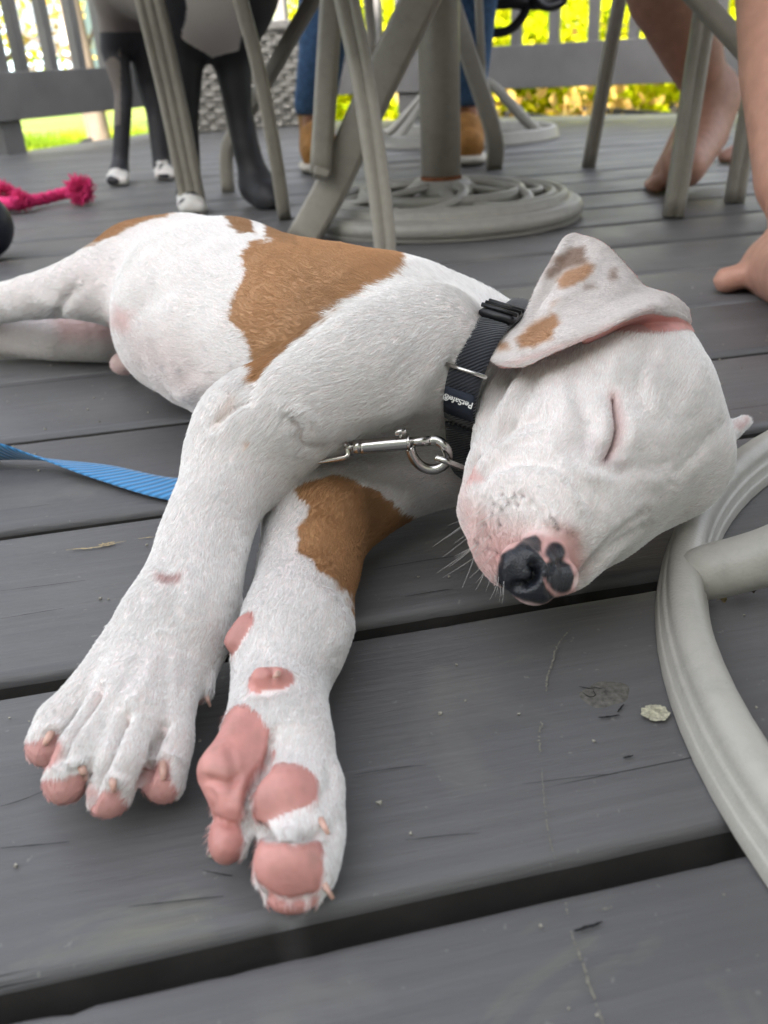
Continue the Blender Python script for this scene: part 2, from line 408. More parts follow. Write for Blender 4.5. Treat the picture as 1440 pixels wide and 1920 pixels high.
def railing(a, d, n_, s0, s1, label):
    r = thing('deck_railing', label, 'railing', a + d * (s0 + s1) / 2, 'railings round the deck')
    ang = math.atan2(d[1], d[0]); mid = a + d * (s0 + s1) / 2 + n_ * .05; ln_ = s1 - s0
    for z, h in ((.172, .142), (.86, .09)): boxm('bottom_rail' if z < .5 else 'top_rail', mid + np.array([0, 0, z]) + n_ * .022, (ln_, .036, h), ang, M_rail, r)
    boxm('hand_rail', mid + np.array([0, 0, .926]), (ln_, .13, .036), ang, M_rail, r)
    s = s0 + .05; nb = 0; k = 0
    while s < s1:
        big = k % 12 == 6
        boxm('post' if big else 'baluster', a + d * s + n_ * .03 + np.array([0, 0, .50 if not big else .42]), (.036, .036, .80) if not big else (.088, .088, .98), ang, M_rail, r); s += .142; k += 1
    return r
railing(E1, far_dir, far_n, .10, 5.2, 'grey wooden railing along the far edge of the deck before the yellow-green bushes')
railing(E0, left_dir, left_n, -2.6, np.linalg.norm(E1 - E0) - .02, 'grey wooden railing at the left edge of the deck before the sunlit lawn')

# ------------------------------------------------ ground, lawn, garden
GZ = -.34
def big_ground():
    m, nt, b = mat_new('lawn_ground'); tc = N(nt, 'ShaderNodeTexCoord')
    n1 = N(nt, 'ShaderNodeTexNoise', Scale=1.3, Detail=6.0); n2 = N(nt, 'ShaderNodeTexNoise', Scale=25.0, Detail=3.0)
    nt.links.new(tc.outputs['Object'], n1.inputs['Vector']); nt.links.new(tc.outputs['Object'], n2.inputs['Vector'])
    mx = N(nt, 'ShaderNodeMath', operation='MULTIPLY_ADD'); nt.links.new(n2.outputs['Fac'], mx.inputs[0]); mx.inputs[1].default_value = .4; nt.links.new(n1.outputs['Fac'], mx.inputs[2])
    r = ramp(nt, mx.outputs[0], [(.45, (.05, .085, .015)), (.65, (.13, .2, .02)), (.85, (.30, .33, .035))]); nt.links.new(r.outputs[0], b.inputs['Base Color']); b.inputs['Roughness'].default_value = .9
    return m
xs = np.concatenate([-np.geomspace(1, 150, 30)[::-1], np.linspace(-.9, .9, 6), np.geomspace(1, 150, 30)]); ys = xs + 6
gx, gy = np.meshgrid(xs, ys, indexing='ij'); gz = GZ + vnoise(np.stack([gx.ravel(), gy.ravel(), gx.ravel() * 0], 1), .25, 3) * .12 * (np.hypot(gx, gy - 2).ravel() > 5)
n = len(xs); i, j = np.meshgrid(np.arange(n - 1), np.arange(n - 1), indexing='ij'); a = (i * n + j).ravel()
g = mesh_np('ground', np.stack([gx.ravel(), gy.ravel(), gz], 1), np.stack([a, a + n, a + n + 1, a + 1], 1), big_ground()); tag(g, kind='structure')

def leafm(name, cols, trans=.5):
    m, nt, b = mat_new(name); nt.nodes.remove(b); out = nt.nodes['Material Output']
    at_ = N(nt, 'ShaderNodeAttribute'); at_.attribute_name = 'tone'
    r = ramp(nt, at_.outputs['Fac'], [(i / (len(cols) - 1), c) for i, c in enumerate(cols)])
    d = N(nt, 'ShaderNodeBsdfDiffuse'); t = N(nt, 'ShaderNodeBsdfTranslucent'); mx = N(nt, 'ShaderNodeMixShader'); mx.inputs[0].default_value = trans
    nt.links.new(r.outputs[0], d.inputs[0]); nt.links.new(r.outputs[0], t.inputs[0]); nt.links.new(d.outputs[0], mx.inputs[1]); nt.links.new(t.outputs[0], mx.inputs[2]); nt.links.new(mx.outputs[0], out.inputs[0])
    return m
def leaves(name, C_, sz, mat, seed=1, kind='stuff', parent=None):
    """folded leaves, four triangles' worth each, at the points C_"""
    r = np.random.default_rng(seed); n = len(C_); a = r.normal(size=(n, 3)); a /= np.linalg.norm(a, axis=1)[:, None]; b = np.cross(a, r.normal(size=(n, 3))); b /= np.linalg.norm(b, axis=1)[:, None]; c = np.cross(a, b)
    s = (sz * r.uniform(.6, 1.3, n))[:, None]
    P = np.stack([C_ - a * s, C_ + b * s * .45 + c * s * .15, C_ + a * s, C_ - b * s * .45 + c * s * .15], 1)
    o = mesh_np(name, P.reshape(-1, 3), np.arange(4 * n).reshape(-1, 4), mat, smooth=False)
    at_ = o.data.attributes.new('tone', 'FLOAT', 'POINT'); at_.data.foreach_set('value', np.repeat(np.clip(r.normal(.5, .25, n), 0, 1), 4).astype(np.float32))
    if kind: o['kind'] = kind
    if parent is not None: adopt(parent, o)
    return o
ML_yel = leafm('sunlit_yellow_green_leaves', [(.16, .24, .006), (.46, .54, .008), (.66, .66, .012), (.70, .60, .03)])
ML_grn = leafm('green_leaves', [(.03, .07, .012), (.09, .17, .02), (.22, .30, .03)])
ML_orange = leafm('autumn_leaves', [(.45, .26, .08), (.60, .42, .12), (.62, .50, .2)])
M_bark = simple('bark', (.16, .125, .10), .9, .35, 14, .6, 60, stretch=(1, 1, .3))
def clumps(c, rad, ncl, per, seed, flat=1.0):
    r = np.random.default_rng(seed); d = r.normal(size=(ncl, 3)); d /= np.linalg.norm(d, axis=1)[:, None]; k = np.asarray(c) + d * np.asarray(rad) * (r.random((ncl, 1)) ** .33)
    cr = r.uniform(.12, .28, (ncl, 1, 1)); P = k[:, None] + r.normal(size=(ncl, per, 3)) * cr * .7 * np.array([1, 1, .8]); return P.reshape(-1, 3)
def bush(x, y, rad, zc, mat, seed, label, per=110, ncl=60, sz=.04):
    t = thing('bush', label, 'bush', (x, y, GZ), 'bushes behind the deck railing')
    P = clumps((x, y, zc), rad, ncl, per, seed); P = P[P[:, 2] > GZ + .02]
    leaves('foliage', P, sz, mat, seed, 'stuff', t)
    r = random.Random(seed)
    for k in range(5):
        e = np.array([x + r.uniform(-.7, .7) * rad[0], y + r.uniform(-.4, .4) * rad[1], zc + r.uniform(-.1, .6) * rad[2]])
        tube('stem', [(x + r.uniform(-.1, .1), y, GZ - .02), (x * .5 + e[0] * .5 + r.uniform(-.1, .1), y, (GZ + e[2]) / 2), e], .018, M_bark, t, 6, 8)
    return t
bush(.62, 5.5, (.62, .5, .50), .10, ML_yel, 11, 'yellow-green leafy bush behind the railing beside the jeans leg')
bush(1.55, 5.35, (.62, .5, .52), .10, ML_yel, 12, 'bright yellow-green bush behind the railing in the middle of the far side')
bush(2.45, 5.1, (.6, .5, .52), .12, ML_yel, 13, 'yellow bush with green shoots behind the railing by the bare legs')
bush(3.3, 4.9, (.6, .5, .52), .12, ML_yel, 14, 'yellow-green bush at the right end of the railing')
bush(1.05, 6.6, (.9, .6, .7), .25, ML_yel, 15, 'wide yellow-green bush rising behind the front ones')
bush(2.6, 6.4, (.9, .6, .7), .25, ML_yel, 16, 'broad yellow-leaved bush at the back right of the garden')
bush(-.12, 6.3, (.5, .5, .6), .10, ML_yel, 17, 'yellow-green bush seen between the table pole and the crossed chair bars')
# low russet plants under the far railing
for k, (x, lab) in enumerate(((.45, 'low orange-brown autumn plant under the far railing beside the table pole'), (1.15, 'low orange autumn plant under the railing above the far swivel base'), (1.85, 'low russet plant under the railing between the slim chair leg and the bare calf'), (2.6, 'low orange plant under the railing beside the raised bare heel'))):
    t = thing('garden_plant', lab, 'plant', (x, 4.75 - .15 * x, GZ), 'low autumn plants under the railing'); r = np.random.default_rng(60 + k)
    P = np.stack([r.normal(x, .15, 700), r.normal(4.85 - .12 * x, .12, 700), GZ + .03 + np.abs(r.normal(0, .16, 700))], 1); leaves('foliage', P, .045, ML_orange, 60 + k, 'stuff', t)
    for q in range(4): tube('stem', [(x, 4.85 - .12 * x, GZ - .02), (x + r.normal(0, .08), 4.85 - .12 * x, GZ + .3)], .006, M_bark, t, 5)
# grass by the left of the deck
r = np.random.default_rng(5); n = 26000
gp = np.stack([r.uniform(-5.5, .3, n), r.uniform(4.0, 9.5, n), np.full(n, GZ)], 1); gp = gp[((gp - E0) @ left_n < -.25) | ((gp - E1) @ far_n < -.25)]
n = len(gp); an = r.uniform(0, 6.28, n); h = r.uniform(.05, .12, n); dx = np.stack([np.cos(an), np.sin(an), 0 * an], 1) * .007; lean = np.stack([r.normal(0, .03, n), r.normal(0, .03, n), h], 1)
P = np.stack([gp - dx, gp + dx, gp + lean + dx * .2, gp + lean - dx * .2], 1)
o = mesh_np('grass', P.reshape(-1, 3), np.arange(4 * n).reshape(-1, 4), leafm('grass_blades', [(.07, .14, .015), (.22, .32, .02), (.48, .50, .04)], .4), smooth=False); tag(o, 'sunlit yellow-green lawn grass', 'grass', kind='stuff')
at_ = o.data.attributes.new('tone', 'FLOAT', 'POINT'); at_.data.foreach_set('value', np.repeat(np.clip(.5 + vnoise(gp, 1.6, 3) * 1.2, 0, 1), 4).astype(np.float32))

def tree(x, y, h, r0, mat, seed, label, crown, n_l=5000, cz=None, sz=.05, name='tree', lean=0):
    t = thing(name, label, 'tree', (x, y, GZ), 'garden trees'); rr = random.Random(seed)
    pts = [(x, y, GZ - .05), (x + lean * .3, y, GZ + h * .35), (x + lean * .8, y + .05, GZ + h * .7), (x + lean, y, GZ + h)]
    pth = smooth_path(pts, 18); tube('trunk', pth, r0, M_bark, t, 12, scale=np.linspace(1.15, .4, len(pth)))
    tips = []
    for k in range(16):
        f = rr.uniform(.12, .95); b0 = pth[int(f * (len(pth) - 1))]; an = rr.uniform(0, 6.28); ll = rr.uniform(.5, 1.3) * (1.15 - f * .5) * crown
        e = b0 + np.array([math.cos(an) * ll, math.sin(an) * ll * .7, rr.uniform(-.15, .55) * ll]); md = (b0 + e) / 2 + np.array([rr.uniform(-.1, .1), 0, rr.uniform(0, .15)])
        tube('branch', smooth_path([b0, md, e], 8), r0 * .22, M_bark, t, 6, scale=np.linspace(1, .25, 9)); tips += [md, e, (md + e) / 2]
    r = np.random.default_rng(seed); tp = np.array(tips); P = tp[r.integers(0, len(tp), n_l)] + r.normal(0, .22 * crown, (n_l, 3)); P = P[P[:, 2] > GZ + .3]
    leaves('crown', P, sz, mat, seed, 'stuff', t); return t
tree(-2.75, 7.2, 3.4, .09, ML_orange, 31, 'bare-twigged tree with sparse orange leaves seen between the left balusters', 1.0, 420, sz=.05, lean=.3)
tree(-1.75, 6.4, 3.6, .07, ML_orange, 32, 'slender tree with pale orange leaves behind the standing dog', .9, 500, sz=.05, lean=-.2)
tree(-3.9, 8.6, 4.2, .10, ML_yel, 33, 'tree with yellow-green leaves at the far left of the garden', 1.3, 1600, sz=.06)
if 0: tree(.6, 10.5, 5.5, .13, ML_yel, 34, 'tall yellow-leaved tree far behind the table pole', 2.0, 9000, sz=.07)
if 0: tree(4.3, 9.6, 4.0, .12, ML_yel, 35, 'tall yellow-leaved tree at the far right beyond the bare legs', 2.0, 9000, sz=.07)
if 0: tree(2.4, 11.5, 6.0, .13, ML_grn, 36, 'tall green tree farthest back on the right', 2.2, 9000, sz=.07)
# neighbour's house, grey-blue, far left
M_blue = simple('grey_blue_siding', (.34, .42, .52), .7, .08, 3, 0); M_white = simple('white_trim', (.78, .78, .76), .5, .04, 5, 0); M_roof = simple('shingle', (.12, .12, .13), .85, .2, 20, .3); M_glass = simple('window_glass', (.05, .07, .09), .08, .1, 3, 0, spec=.8)
hb = thing('neighbour_house', 'grey-blue house with white trim beyond the lawn, seen through the left balusters', 'house', (-14, 26, GZ))
boxm('wall', (-14, 30, GZ + 2.6), (14, 8, 5.2), 0, M_blue, hb, 0)
for k in range(24): boxm('siding_board', (-14, 25.98, GZ + .35 + k * .2), (14, .03, .185), 0, M_blue, hb, 0, Matrix.Rotation(.08, 4, 'X'))
adopt(hb, mesh('roof', [(-21.6, 25.2, GZ + 5.1), (-6.4, 25.2, GZ + 5.1), (-6.4, 30, GZ + 8.2), (-21.6, 30, GZ + 8.2), (-6.4, 34.8, GZ + 5.1), (-21.6, 34.8, GZ + 5.1)], [(0, 1, 2, 3), (3, 2, 4, 5), (0, 3, 5), (1, 4, 2), (0, 5, 4, 1)], M_roof, smooth=False))
for wx in (-18.5, -14.5, -10.5, -8.2):
    f = boxm('window', (wx, 25.86, GZ + 1.9), (1.5, .16, 1.7), 0, M_white, hb, .01)
    g_ = boxm('pane', (wx, 25.77, GZ + 1.9), (1.3, .03, 1.5), 0, M_glass, None, 0); g_.parent = f
boxm('foundation', (-14, 25.9, GZ + .15), (14.05, .14, .4), 0, M_blue, hb, .01)
# unseen house, added behind the camera to keep the sun off the deck
M_cream = simple('added_house_cream_siding', (.40, .385, .35), .7, .06, 3, 0)
hm_ = thing('house', 'tall cream clapboard house, unseen, added behind the deck to shade it', 'house', (0, -5, GZ))
boxm('wall', (0, -8.5, 2.6), (26, 8, 5.9), 0, M_cream, hm_, 0)  # wall of the added house, blocks the sun
for k in range(20): boxm('siding_board', (0, -4.485, GZ + .15 + k * .29), (26, .03, .28), 0, M_cream, hm_, 0, Matrix.Rotation(-.05, 4, 'X'))
for wx in (-5, 0, 5):
    for wz in (1.5, 4.3):
        boxm('window', (wx, -4.45, wz), (1.3, .1, 1.5), 0, M_white, hm_, .01); boxm('pane', (wx, -4.39, wz), (1.14, .02, 1.34), 0, M_glass, hm_, 0)
print('setting', round(time.time() - T0, 1))
# ------------------------------------------------------------------ the sleeping puppy
def L(*pts):
    """(x, y, z, radius) : centre at height z seen at x, y; radius in photo pixels at that depth -> points, radii"""
    P = [at(p[0], p[1], p[2]) for p in pts]; return P, [p[3] * mpp(q) for p, q in zip(pts, P)]
def nrm(v): v = np.asarray(v, float); return v / np.linalg.norm(v)
pup = Blob((-.46, .15, -.004), (.26, 1.02, .19), .0017)
# trunk
Pt, Rt = L((395, 590, .070, 150), (470, 625, .072, 182), (600, 672, .072, 198), (740, 705, .070, 186))
pup.limb(Pt, Rt, .03, 'trunk', flow=Pt[0] - Pt[-1])
P, R = L((300, 528, .068, 86), (400, 524, .070, 84), (520, 575, .079, 102), (700, 640, .085, 120))
pup.limb(P, R, .03, 'trunk', flow=Pt[0] - Pt[-1])
P, R = L((400, 590, .072, 140), (345, 548, .070, 106)); pup.limb(P, R, .04, 'trunk', flow=Pt[0] - Pt[-1])
P, R = L((335, 610, .06, 96), (315, 632, .05, 84)); pup.limb(P, R, .03, 'trunk', flow=Pt[0] - Pt[-1])
Pn, Rn = L((740, 705, .072, 182), (850, 715, .072, 168), (960, 730, .072, 148), (1060, 740, .07, 140))
pup.limb(Pn, Rn, .03, 'neck', flow=Pn[0] - Pn[-1])
# upper hind leg
P, R = L((335, 516, .074, 82), (250, 516, .079, 72), (150, 540, .08, 54), (60, 558, .07, 40), (-40, 578, .05, 34), (-150, 590, .035, 34))
pup.limb(P, R, .045, 'hind_upper', flow=P[-1] - P[0])
pup.ball(at(234, 682, .016), (.012, .010, .009), .020, 'belly_bump')
q = at(305, 528, .066); pup.limb([q, q + [.0, .045, -.012], q + [.03, .075, -.040], q + [.09, .088, -.054], q + [.15, .080, -.058]], [.022, .014, .011, .008, .005], .02, 'trunk')
for base, dz in ((at(-150, 590, .035), .035), (at(-80, 640, .02), .018)):
    for q in (-1.5, -.5, .5, 1.5):
        a = base + np.array([-.012, q * .009, -.001]); pup.limb([a, a + [-.020, q * .002, .002], a + [-.034, q * .003, -.003]], [.0085, .0075, .0070], .003, 'hind_upper' if dz > .02 else 'hind_lower')
# upper foreleg : shoulder -> elbow -> wrist
P, R = L((800, 655, .102, 122), (680, 690, .10, 120), (560, 760, .088, 108), (480, 810, .076, 100))
pup.limb(P, R, .022, 'arm_upper', flow=P[-1] - P[0])
P, R = L((470, 815, .075, 104), (447, 865, .066, 98), (404, 950, .055, 80), (383, 1010, .047, 82), (370, 1070, .040, 86), (352, 1130, .034, 95), (322, 1190, .029, 98))
pup.limb(P, R, .014, 'fore_upper', flow=P[-1] - P[0])
P2, R2 = L((322, 1190, .028, 98), (285, 1240, .025, 92))
pup.limb(P2, R2, .012, 'fore_upper', flow=P[-1] - P[0])
paw_dir = at(180, 1480, .015) - at(300, 1200, .03)
for pts in (((232, 1235, .026, 60), (170, 1300, .024, 45), (112, 1352, .021, 41), (87, 1400, .016, 40)),
            ((262, 1240, .029, 64), (212, 1320, .029, 47), (153, 1405, .025, 43), (123, 1466, .017, 43)),
            ((300, 1240, .029, 64), (262, 1335, .029, 46), (229, 1425, .024, 42), (206, 1492, .016, 43)),
            ((336, 1225, .027, 58), (326, 1310, .025, 42), (318, 1395, .020, 41), (307, 1468, .014, 41))):
    P, R = L(*pts); pup.limb(P, R, .0022, 'toe_upper', flow=paw_dir)
P, R = L((368, 1255, .022, 24), (384, 1292, .020, 12)); pup.limb(P, R, .008, 'dew_upper', flow=paw_dir)
# lower foreleg
pup.layer()
P, R = L((850, 850, .035, 96), (760, 880, .034, 92), (670, 935, .032, 84), (610, 960, .032, 96))
pup.limb(P, R, .02, 'arm_lower', flow=P[-1] - P[0])
P, R = L((608, 955, .031, 92), (590, 1000, .029, 94), (579, 1060, .027, 94), (569, 1110, .026, 92), (560, 1160, .026, 102), (545, 1210, .025, 102), (530, 1260, .023, 92), (520, 1310, .022, 80), (518, 1360, .022, 80))
pup.limb(P, R, .014, 'fore_lower', flow=P[-1] - P[0])
P, R = L((525, 1340, .022, 80), (560, 1400, .021, 62), (594, 1470, .018, 44), (602, 1560, .015, 40), (590, 1630, .012, 38))
pup.limb(P, R, .010, 'paw_lower', flow=P[-1] - P[0])
P, R = L((470, 1400, .020, 56), (455, 1500, .017, 48), (430, 1570, .013, 34)); pup.limb(P, R, .010, 'paw_lower', flow=P[-1] - P[0])
P, R = L((560, 1480, .018, 62), (555, 1610, .014, 70)); pup.limb(P, R, .008, 'paw_lower', flow=P[-1] - P[0])
# pads of the turned-up paw
P, R = L((455, 1370, .029, 36), (420, 1445, .029, 48), (440, 1500, .024, 46)); pup.limb(P, R, .005, 'pad')
P, R = L((480, 1395, .028, 22), (478, 1500, .023, 22)); pup.limb(P, R, .008, 'pad')
for (x, y, z, rx, ry) in ((533, 1500, .0235, 60, 66), (540, 1620, .0175, 68, 66), (426, 1578, .014, 34, 42), (548, 1684, .008, 46, 24)):
    c = at(x, y, z); m = mpp(c); pup.ball(c, (rx * m, ry * m, 50 * m), .0035, 'pad', axes=np.array([RT, UP, FW]))
P, R = L((462, 1172, .039, 22), (442, 1203, .035, 23)); pup.limb(P, R, .003, 'pad')
P, R = L((488, 1268, .040, 19), (520, 1266, .040, 17)); pup.limb(P, R, .003, 'pad')
# lower hind leg
pup.layer()
P, R = L((300, 600, .03, 70), (205, 624, .024, 54), (110, 630, .022, 46), (30, 630, .02, 39), (-80, 640, .02, 38))
pup.limb(P, R, .012, 'hind_lower', flow=P[-1] - P[0])
# head
pup.layer()
fdir = nrm(at(1010, 1080, .03) - at(1190, 680, .085))          # crown -> nose
HF = -fdir
P, R = L((960, 735, .070, 118), (1060, 740, .07, 130)); pup.limb(P, R, .02, 'head', flow=HF)
P, R = L((1118, 735, .074, 172), (1150, 762, .074, 165)); pup.limb(P, R, .02, 'head', flow=HF)
P, R = L((1195, 690, .078, 104), (1218, 755, .072, 97)); pup.limb(P, R, .025, 'head', flow=HF)
P, R = L((1220, 850, .058, 104), (1245, 862, .052, 90)); pup.limb(P, R, .025, 'head', flow=HF)
P, R = L((1000, 750, .073, 108), (975, 830, .067, 92)); pup.limb(P, R, .025, 'head', flow=HF)
P, R = L((1090, 880, .062, 140), (1045, 965, .054, 118), (1022, 1025, .043, 92)); pup.limb(P, R, .018, 'muzzle', flow=HF)
P, R = L((922, 890, .062, 50), (922, 958, .052, 66), (958, 1028, .041, 64)); pup.limb(P, R, .014, 'muzzle', flow=HF)
P, R = L((1080, 960, .052, 74), (1068, 1030, .040, 60)); pup.limb(P, R, .012, 'muzzle', flow=HF)
P, R = L((1190, 930, .038, 80), (1130, 1000, .030, 62), (1085, 1055, .022, 40)); pup.limb(P, R, .010, 'jaw', flow=HF)
P, R = L((1180, 890, .055, 70), (1120, 950, .048, 64)); pup.limb(P, R, .02, 'head', flow=HF)
# nose leather: two winged lobes with hollow nostrils
for (x, y, z, r) in ((978, 1058, .0525, 44), (1002, 1086, .047, 50), (1052, 1082, .0445, 34), (1041, 1036, .0525, 21), (1003, 1028, .0545, 26), (1012, 1056, .0525, 30)):
    c = at(x, y, z); pup.ball(c, r * mpp(c), .004, 'nose')
# far ear tip
P, R = L((1330, 835, .042, 26), (1372, 806, .040, 16), (1396, 792, .040, 13)); pup.limb(P, R, .006, 'far_ear', flow=HF)
P, R = L((1300, 860, .05, 60), (1335, 868, .044, 34), (1300, 920, .04, 30)); pup.limb(P, R, .02, 'head', flow=HF)
pup_root = thing('puppy', 'white and tan puppy asleep on its side with one pink-padded paw turned up', 'puppy', at(600, 700, 0))
V, Q = pup.build()
own = pup.owner(V); parts = np.array([p[6] for p in pup.p])
# relax the big soft forms, keep toes, pads and nose crisp
def relax(V, Q, w, it):
    E = np.unique(np.sort(np.vstack([Q[:, [0, 1]], Q[:, [1, 2]], Q[:, [2, 3]], Q[:, [3, 0]]]), axis=1), axis=0)
    cnt = np.bincount(E.ravel(), minlength=len(V))[:, None]
    for _ in range(it):
        S = np.zeros_like(V)
        for c in range(3): S[:, c] = np.bincount(E[:, 0], V[E[:, 1], c], len(V)) + np.bincount(E[:, 1], V[E[:, 0], c], len(V))
        V = V + (S / cnt - V) * w[:, None]
    return V
soft = np.isin(parts[own], ['trunk', 'neck', 'hind_upper', 'hind_lower', 'arm_upper', 'arm_lower', 'fore_upper', 'fore_lower']).astype(float) * .6
soft[np.isin(parts[own], ['head', 'muzzle', 'jaw'])] = .35
soft[np.isin(parts[own], ['toe_upper', 'paw_lower'])] = .06
# fade the relaxing where a soft part meets a crisp one
V = relax(V, Q, soft, 28)
V, Q = subdivide(V, Q, 1)
own = pup.owner(V); part = parts[own]
NV = vnormals(V, Q)
def cam_xy(V): return project(V)
X, Y, W = cam_xy(V)
view = (CC - V); view /= np.linalg.norm(view, axis=1)[:, None]
facing = np.clip((NV * view).sum(1) * 4, 0, 1)
HEAD = np.isin(part, ['head', 'muzzle', 'jaw', 'nose'])
FACE = HEAD
UPL = np.isin(part, ['arm_upper', 'fore_upper', 'toe_upper', 'dew_upper'])
LOL = np.isin(part, ['arm_lower', 'fore_lower', 'paw_lower', 'pad'])
TRK = np.isin(part, ['trunk', 'neck', 'arm_upper', 'hind_upper'])
disp = np.zeros(len(V))
def box_of(line, pad, mask):
    l = np.asarray(line, float); return np.nonzero(mask & (X > l[:, 0].min() - pad) & (X < l[:, 0].max() + pad) & (Y > l[:, 1].min() - pad) & (Y < l[:, 1].max() + pad))[0]
def stroke(line, w, mm, mask):
    """a fold pressed into (mm < 0) or raised from the skin along a line"""
    line = smooth_path([(a, b, 0) for a, b in line], 16)[:, :2] if len(line) > 2 else line
    i = box_of(line, 3.2 * w, mask)
    d = poly_dist(X[i], Y[i], line, closed=False)
    L_ = np.asarray(line, float); e = np.minimum(np.hypot(X[i] - L_[0, 0], Y[i] - L_[0, 1]), np.hypot(X[i] - L_[-1, 0], Y[i] - L_[-1, 1]))
    mm = mm * (1.7 if mask is FACE else 1.1)
    disp[i] += mm * .001 * np.exp(-(d / w) ** 2) * facing[i] * np.clip(e / (2.0 * w) + .25, 0, 1)
# closed eye
eye = [(1150, 746), (1157, 772), (1160, 803), (1153, 835), (1139, 860)]
stroke(eye, 4.5, -1.8, FACE); stroke(eye, 16, -1.2, FACE)
stroke([(1128, 765), (1136, 805), (1120, 845)], 14, 1.0, FACE)
stroke([(1178, 765), (1186, 810), (1172, 850)], 16, 1.0, FACE)
stroke([(1090, 830), (1122, 868), (1160, 885), (1205, 870)], 14, -.6, FACE)
stroke([(1120, 700), (1175, 690), (1225, 730), (1235, 800)], 26, 1.1, FACE)
stroke([(1085, 740), (1100, 800), (1080, 850)], 16, -1.0, FACE)
# folds of the cheek under the ear
stroke([(963, 693), (935, 748), (905, 800)], 8, -2.0, FACE)
stroke([(985, 700), (958, 748), (925, 800)], 9, 1.6, FACE)
stroke([(1010, 700), (975, 770), (940, 820)], 10, -1.4, FACE)
stroke([(1040, 710), (1060, 760), (1040, 830), (980, 870)], 20, 1.2, FACE)
stroke([(930, 700), (915, 750), (898, 800)], 9, 1.5, FACE)
# mouth corner and lip
stroke([(897, 858), (884, 878), (872, 905)], 5, -2.6, FACE); stroke([(912, 868), (896, 898), (884, 930)], 9, 1.6, FACE)
stroke([(905, 905), (935, 880), (985, 870), (1030, 880)], 12, -1.3, FACE)
stroke([(900, 940), (930, 905), (980, 900)], 12, 1.0, FACE)
stroke([(1010, 985), (1005, 960), (985, 935)], 10, -1.2, FACE)
stroke([(1020, 960), (1050, 980), (1080, 1000)], 14, 1.4, FACE)
stroke([(1075, 905), (1110, 950), (1120, 1000)], 14, -1.0, FACE)
stroke([(1090, 1080), (1120, 1040), (1160, 1000), (1210, 960)], 8, -1.6, FACE)
stroke([(1040, 860), (1090, 890), (1130, 900)], 12, 1.2, FACE)
stroke([(885, 1000), (900, 1050), (945, 1100)], 10, 1.0, FACE)
for wx, wy in ((944, 929), (966, 930), (979, 931), (954, 944), (970, 947), (926, 945), (941, 956), (922, 965), (936, 985), (1042, 980), (1046, 992), (1036, 972), (915, 1010), (912, 1030), (898, 1018), (925, 1040), (905, 985)):
    stroke([(wx - 2, wy - 2), (wx + 2, wy + 2)], 4, -1.1, FACE)
stroke([(1018, 1012), (1024, 1045), (1036, 1062)], 5, -.9, FACE); stroke([(1036, 1062), (1026, 1096), (1035, 1122)], 4, -.8, FACE)
stroke([(912, 930), (906, 985), (918, 1030), (932, 1052)], 8, -.9, FACE); stroke([(892, 960), (896, 1010), (912, 1045)], 9, .8, FACE)
stroke([(1010, 850), (1060, 872), (1115, 915), (1140, 960)], 12, -.7, FACE); stroke([(1000, 880), (1050, 905), (1085, 950)], 10, 1.0, FACE)
stroke([(1082, 1100), (1110, 1062), (1160, 1020), (1215, 982)], 8, -1.5, FACE); stroke([(930, 830), (960, 800), (1010, 780)], 9, -1.2, FACE); stroke([(925, 855), (970, 830), (1030, 815)], 9, 1.0, FACE)
stroke([(1225, 880), (1270, 860), (1320, 810)], 14, -.5, FACE); stroke([(1200, 905), (1260, 895), (1310, 860)], 14, .5, FACE)
# forehead furrows
stroke([(1230, 640), (1200, 700), (1195, 760)], 16, -.8, FACE); stroke([(1180, 640), (1150, 680), (1150, 730)], 16, .9, FACE)
stroke([(1290, 640), (1300, 720), (1270, 800)], 22, .9, FACE)
stroke([(1345, 800), (1310, 850), (1260, 900)], 12, -1.2, FACE)
# armpit, elbow, shoulder and flank
stroke([(650, 830), (600, 838), (572, 832), (566, 805), (545, 782)], 10, -2.2, UPL | TRK); stroke([(590, 800), (570, 775), (540, 765)], 12, 1.6, UPL | TRK)
stroke([(400, 800), (430, 770), (470, 745)], 9, -2.0, UPL | TRK); stroke([(470, 745), (480, 700), (520, 655), (600, 600), (700, 545)], 12, -1.4, TRK)
stroke([(415, 770), (440, 740), (470, 715)], 14, -1.5, TRK)
stroke([(760, 800), (800, 770), (840, 700), (870, 640)], 16, -2.0, TRK); stroke([(720, 790), (770, 740), (800, 680)], 18, 1.4, TRK)
stroke([(660, 820), (730, 800), (800, 800)], 16, -2.0, TRK)
stroke([(240, 590), (290, 560), (340, 520)], 18, -1.5, TRK); stroke([(105, 600), (125, 560), (150, 530)], 12, -2.5, TRK)
stroke([(60, 560), (110, 575), (140, 590)], 12, 1.5, TRK)
stroke([(300, 760), (350, 740), (400, 700)], 18, 1.5, TRK)
# upper paw: clefts between the toes, tendons
stroke([(188, 1290), (172, 1320), (150, 1350), (128, 1385), (112, 1430)], 8, -6.0, UPL)
stroke([(238, 1340), (222, 1370), (200, 1425), (178, 1470), (160, 1520)], 9, -7.0, UPL)
stroke([(310, 1360), (295, 1390), (285, 1430), (264, 1480), (258, 1515)], 8, -6.0, UPL)
stroke([(290, 1220), (270, 1280), (240, 1330)], 12, 1.0, UPL); stroke([(330, 1215), (325, 1280), (318, 1330)], 12, 1.0, UPL)
stroke([(250, 1220), (210, 1290)], 12, .9, UPL)
for l in ([(72, 1372), (100, 1360), (128, 1362)], [(96, 1440), (130, 1430), (165, 1418)], [(190, 1462), (215, 1455), (240, 1470)], [(284, 1425), (305, 1412), (335, 1425)]):
    stroke(l, 8, 1.2, UPL)
stroke([(455, 1000), (440, 1060), (430, 1110)], 16, 1.5, UPL); stroke([(300, 1040), (330, 1100), (320, 1160)], 18, -1.2, UPL)
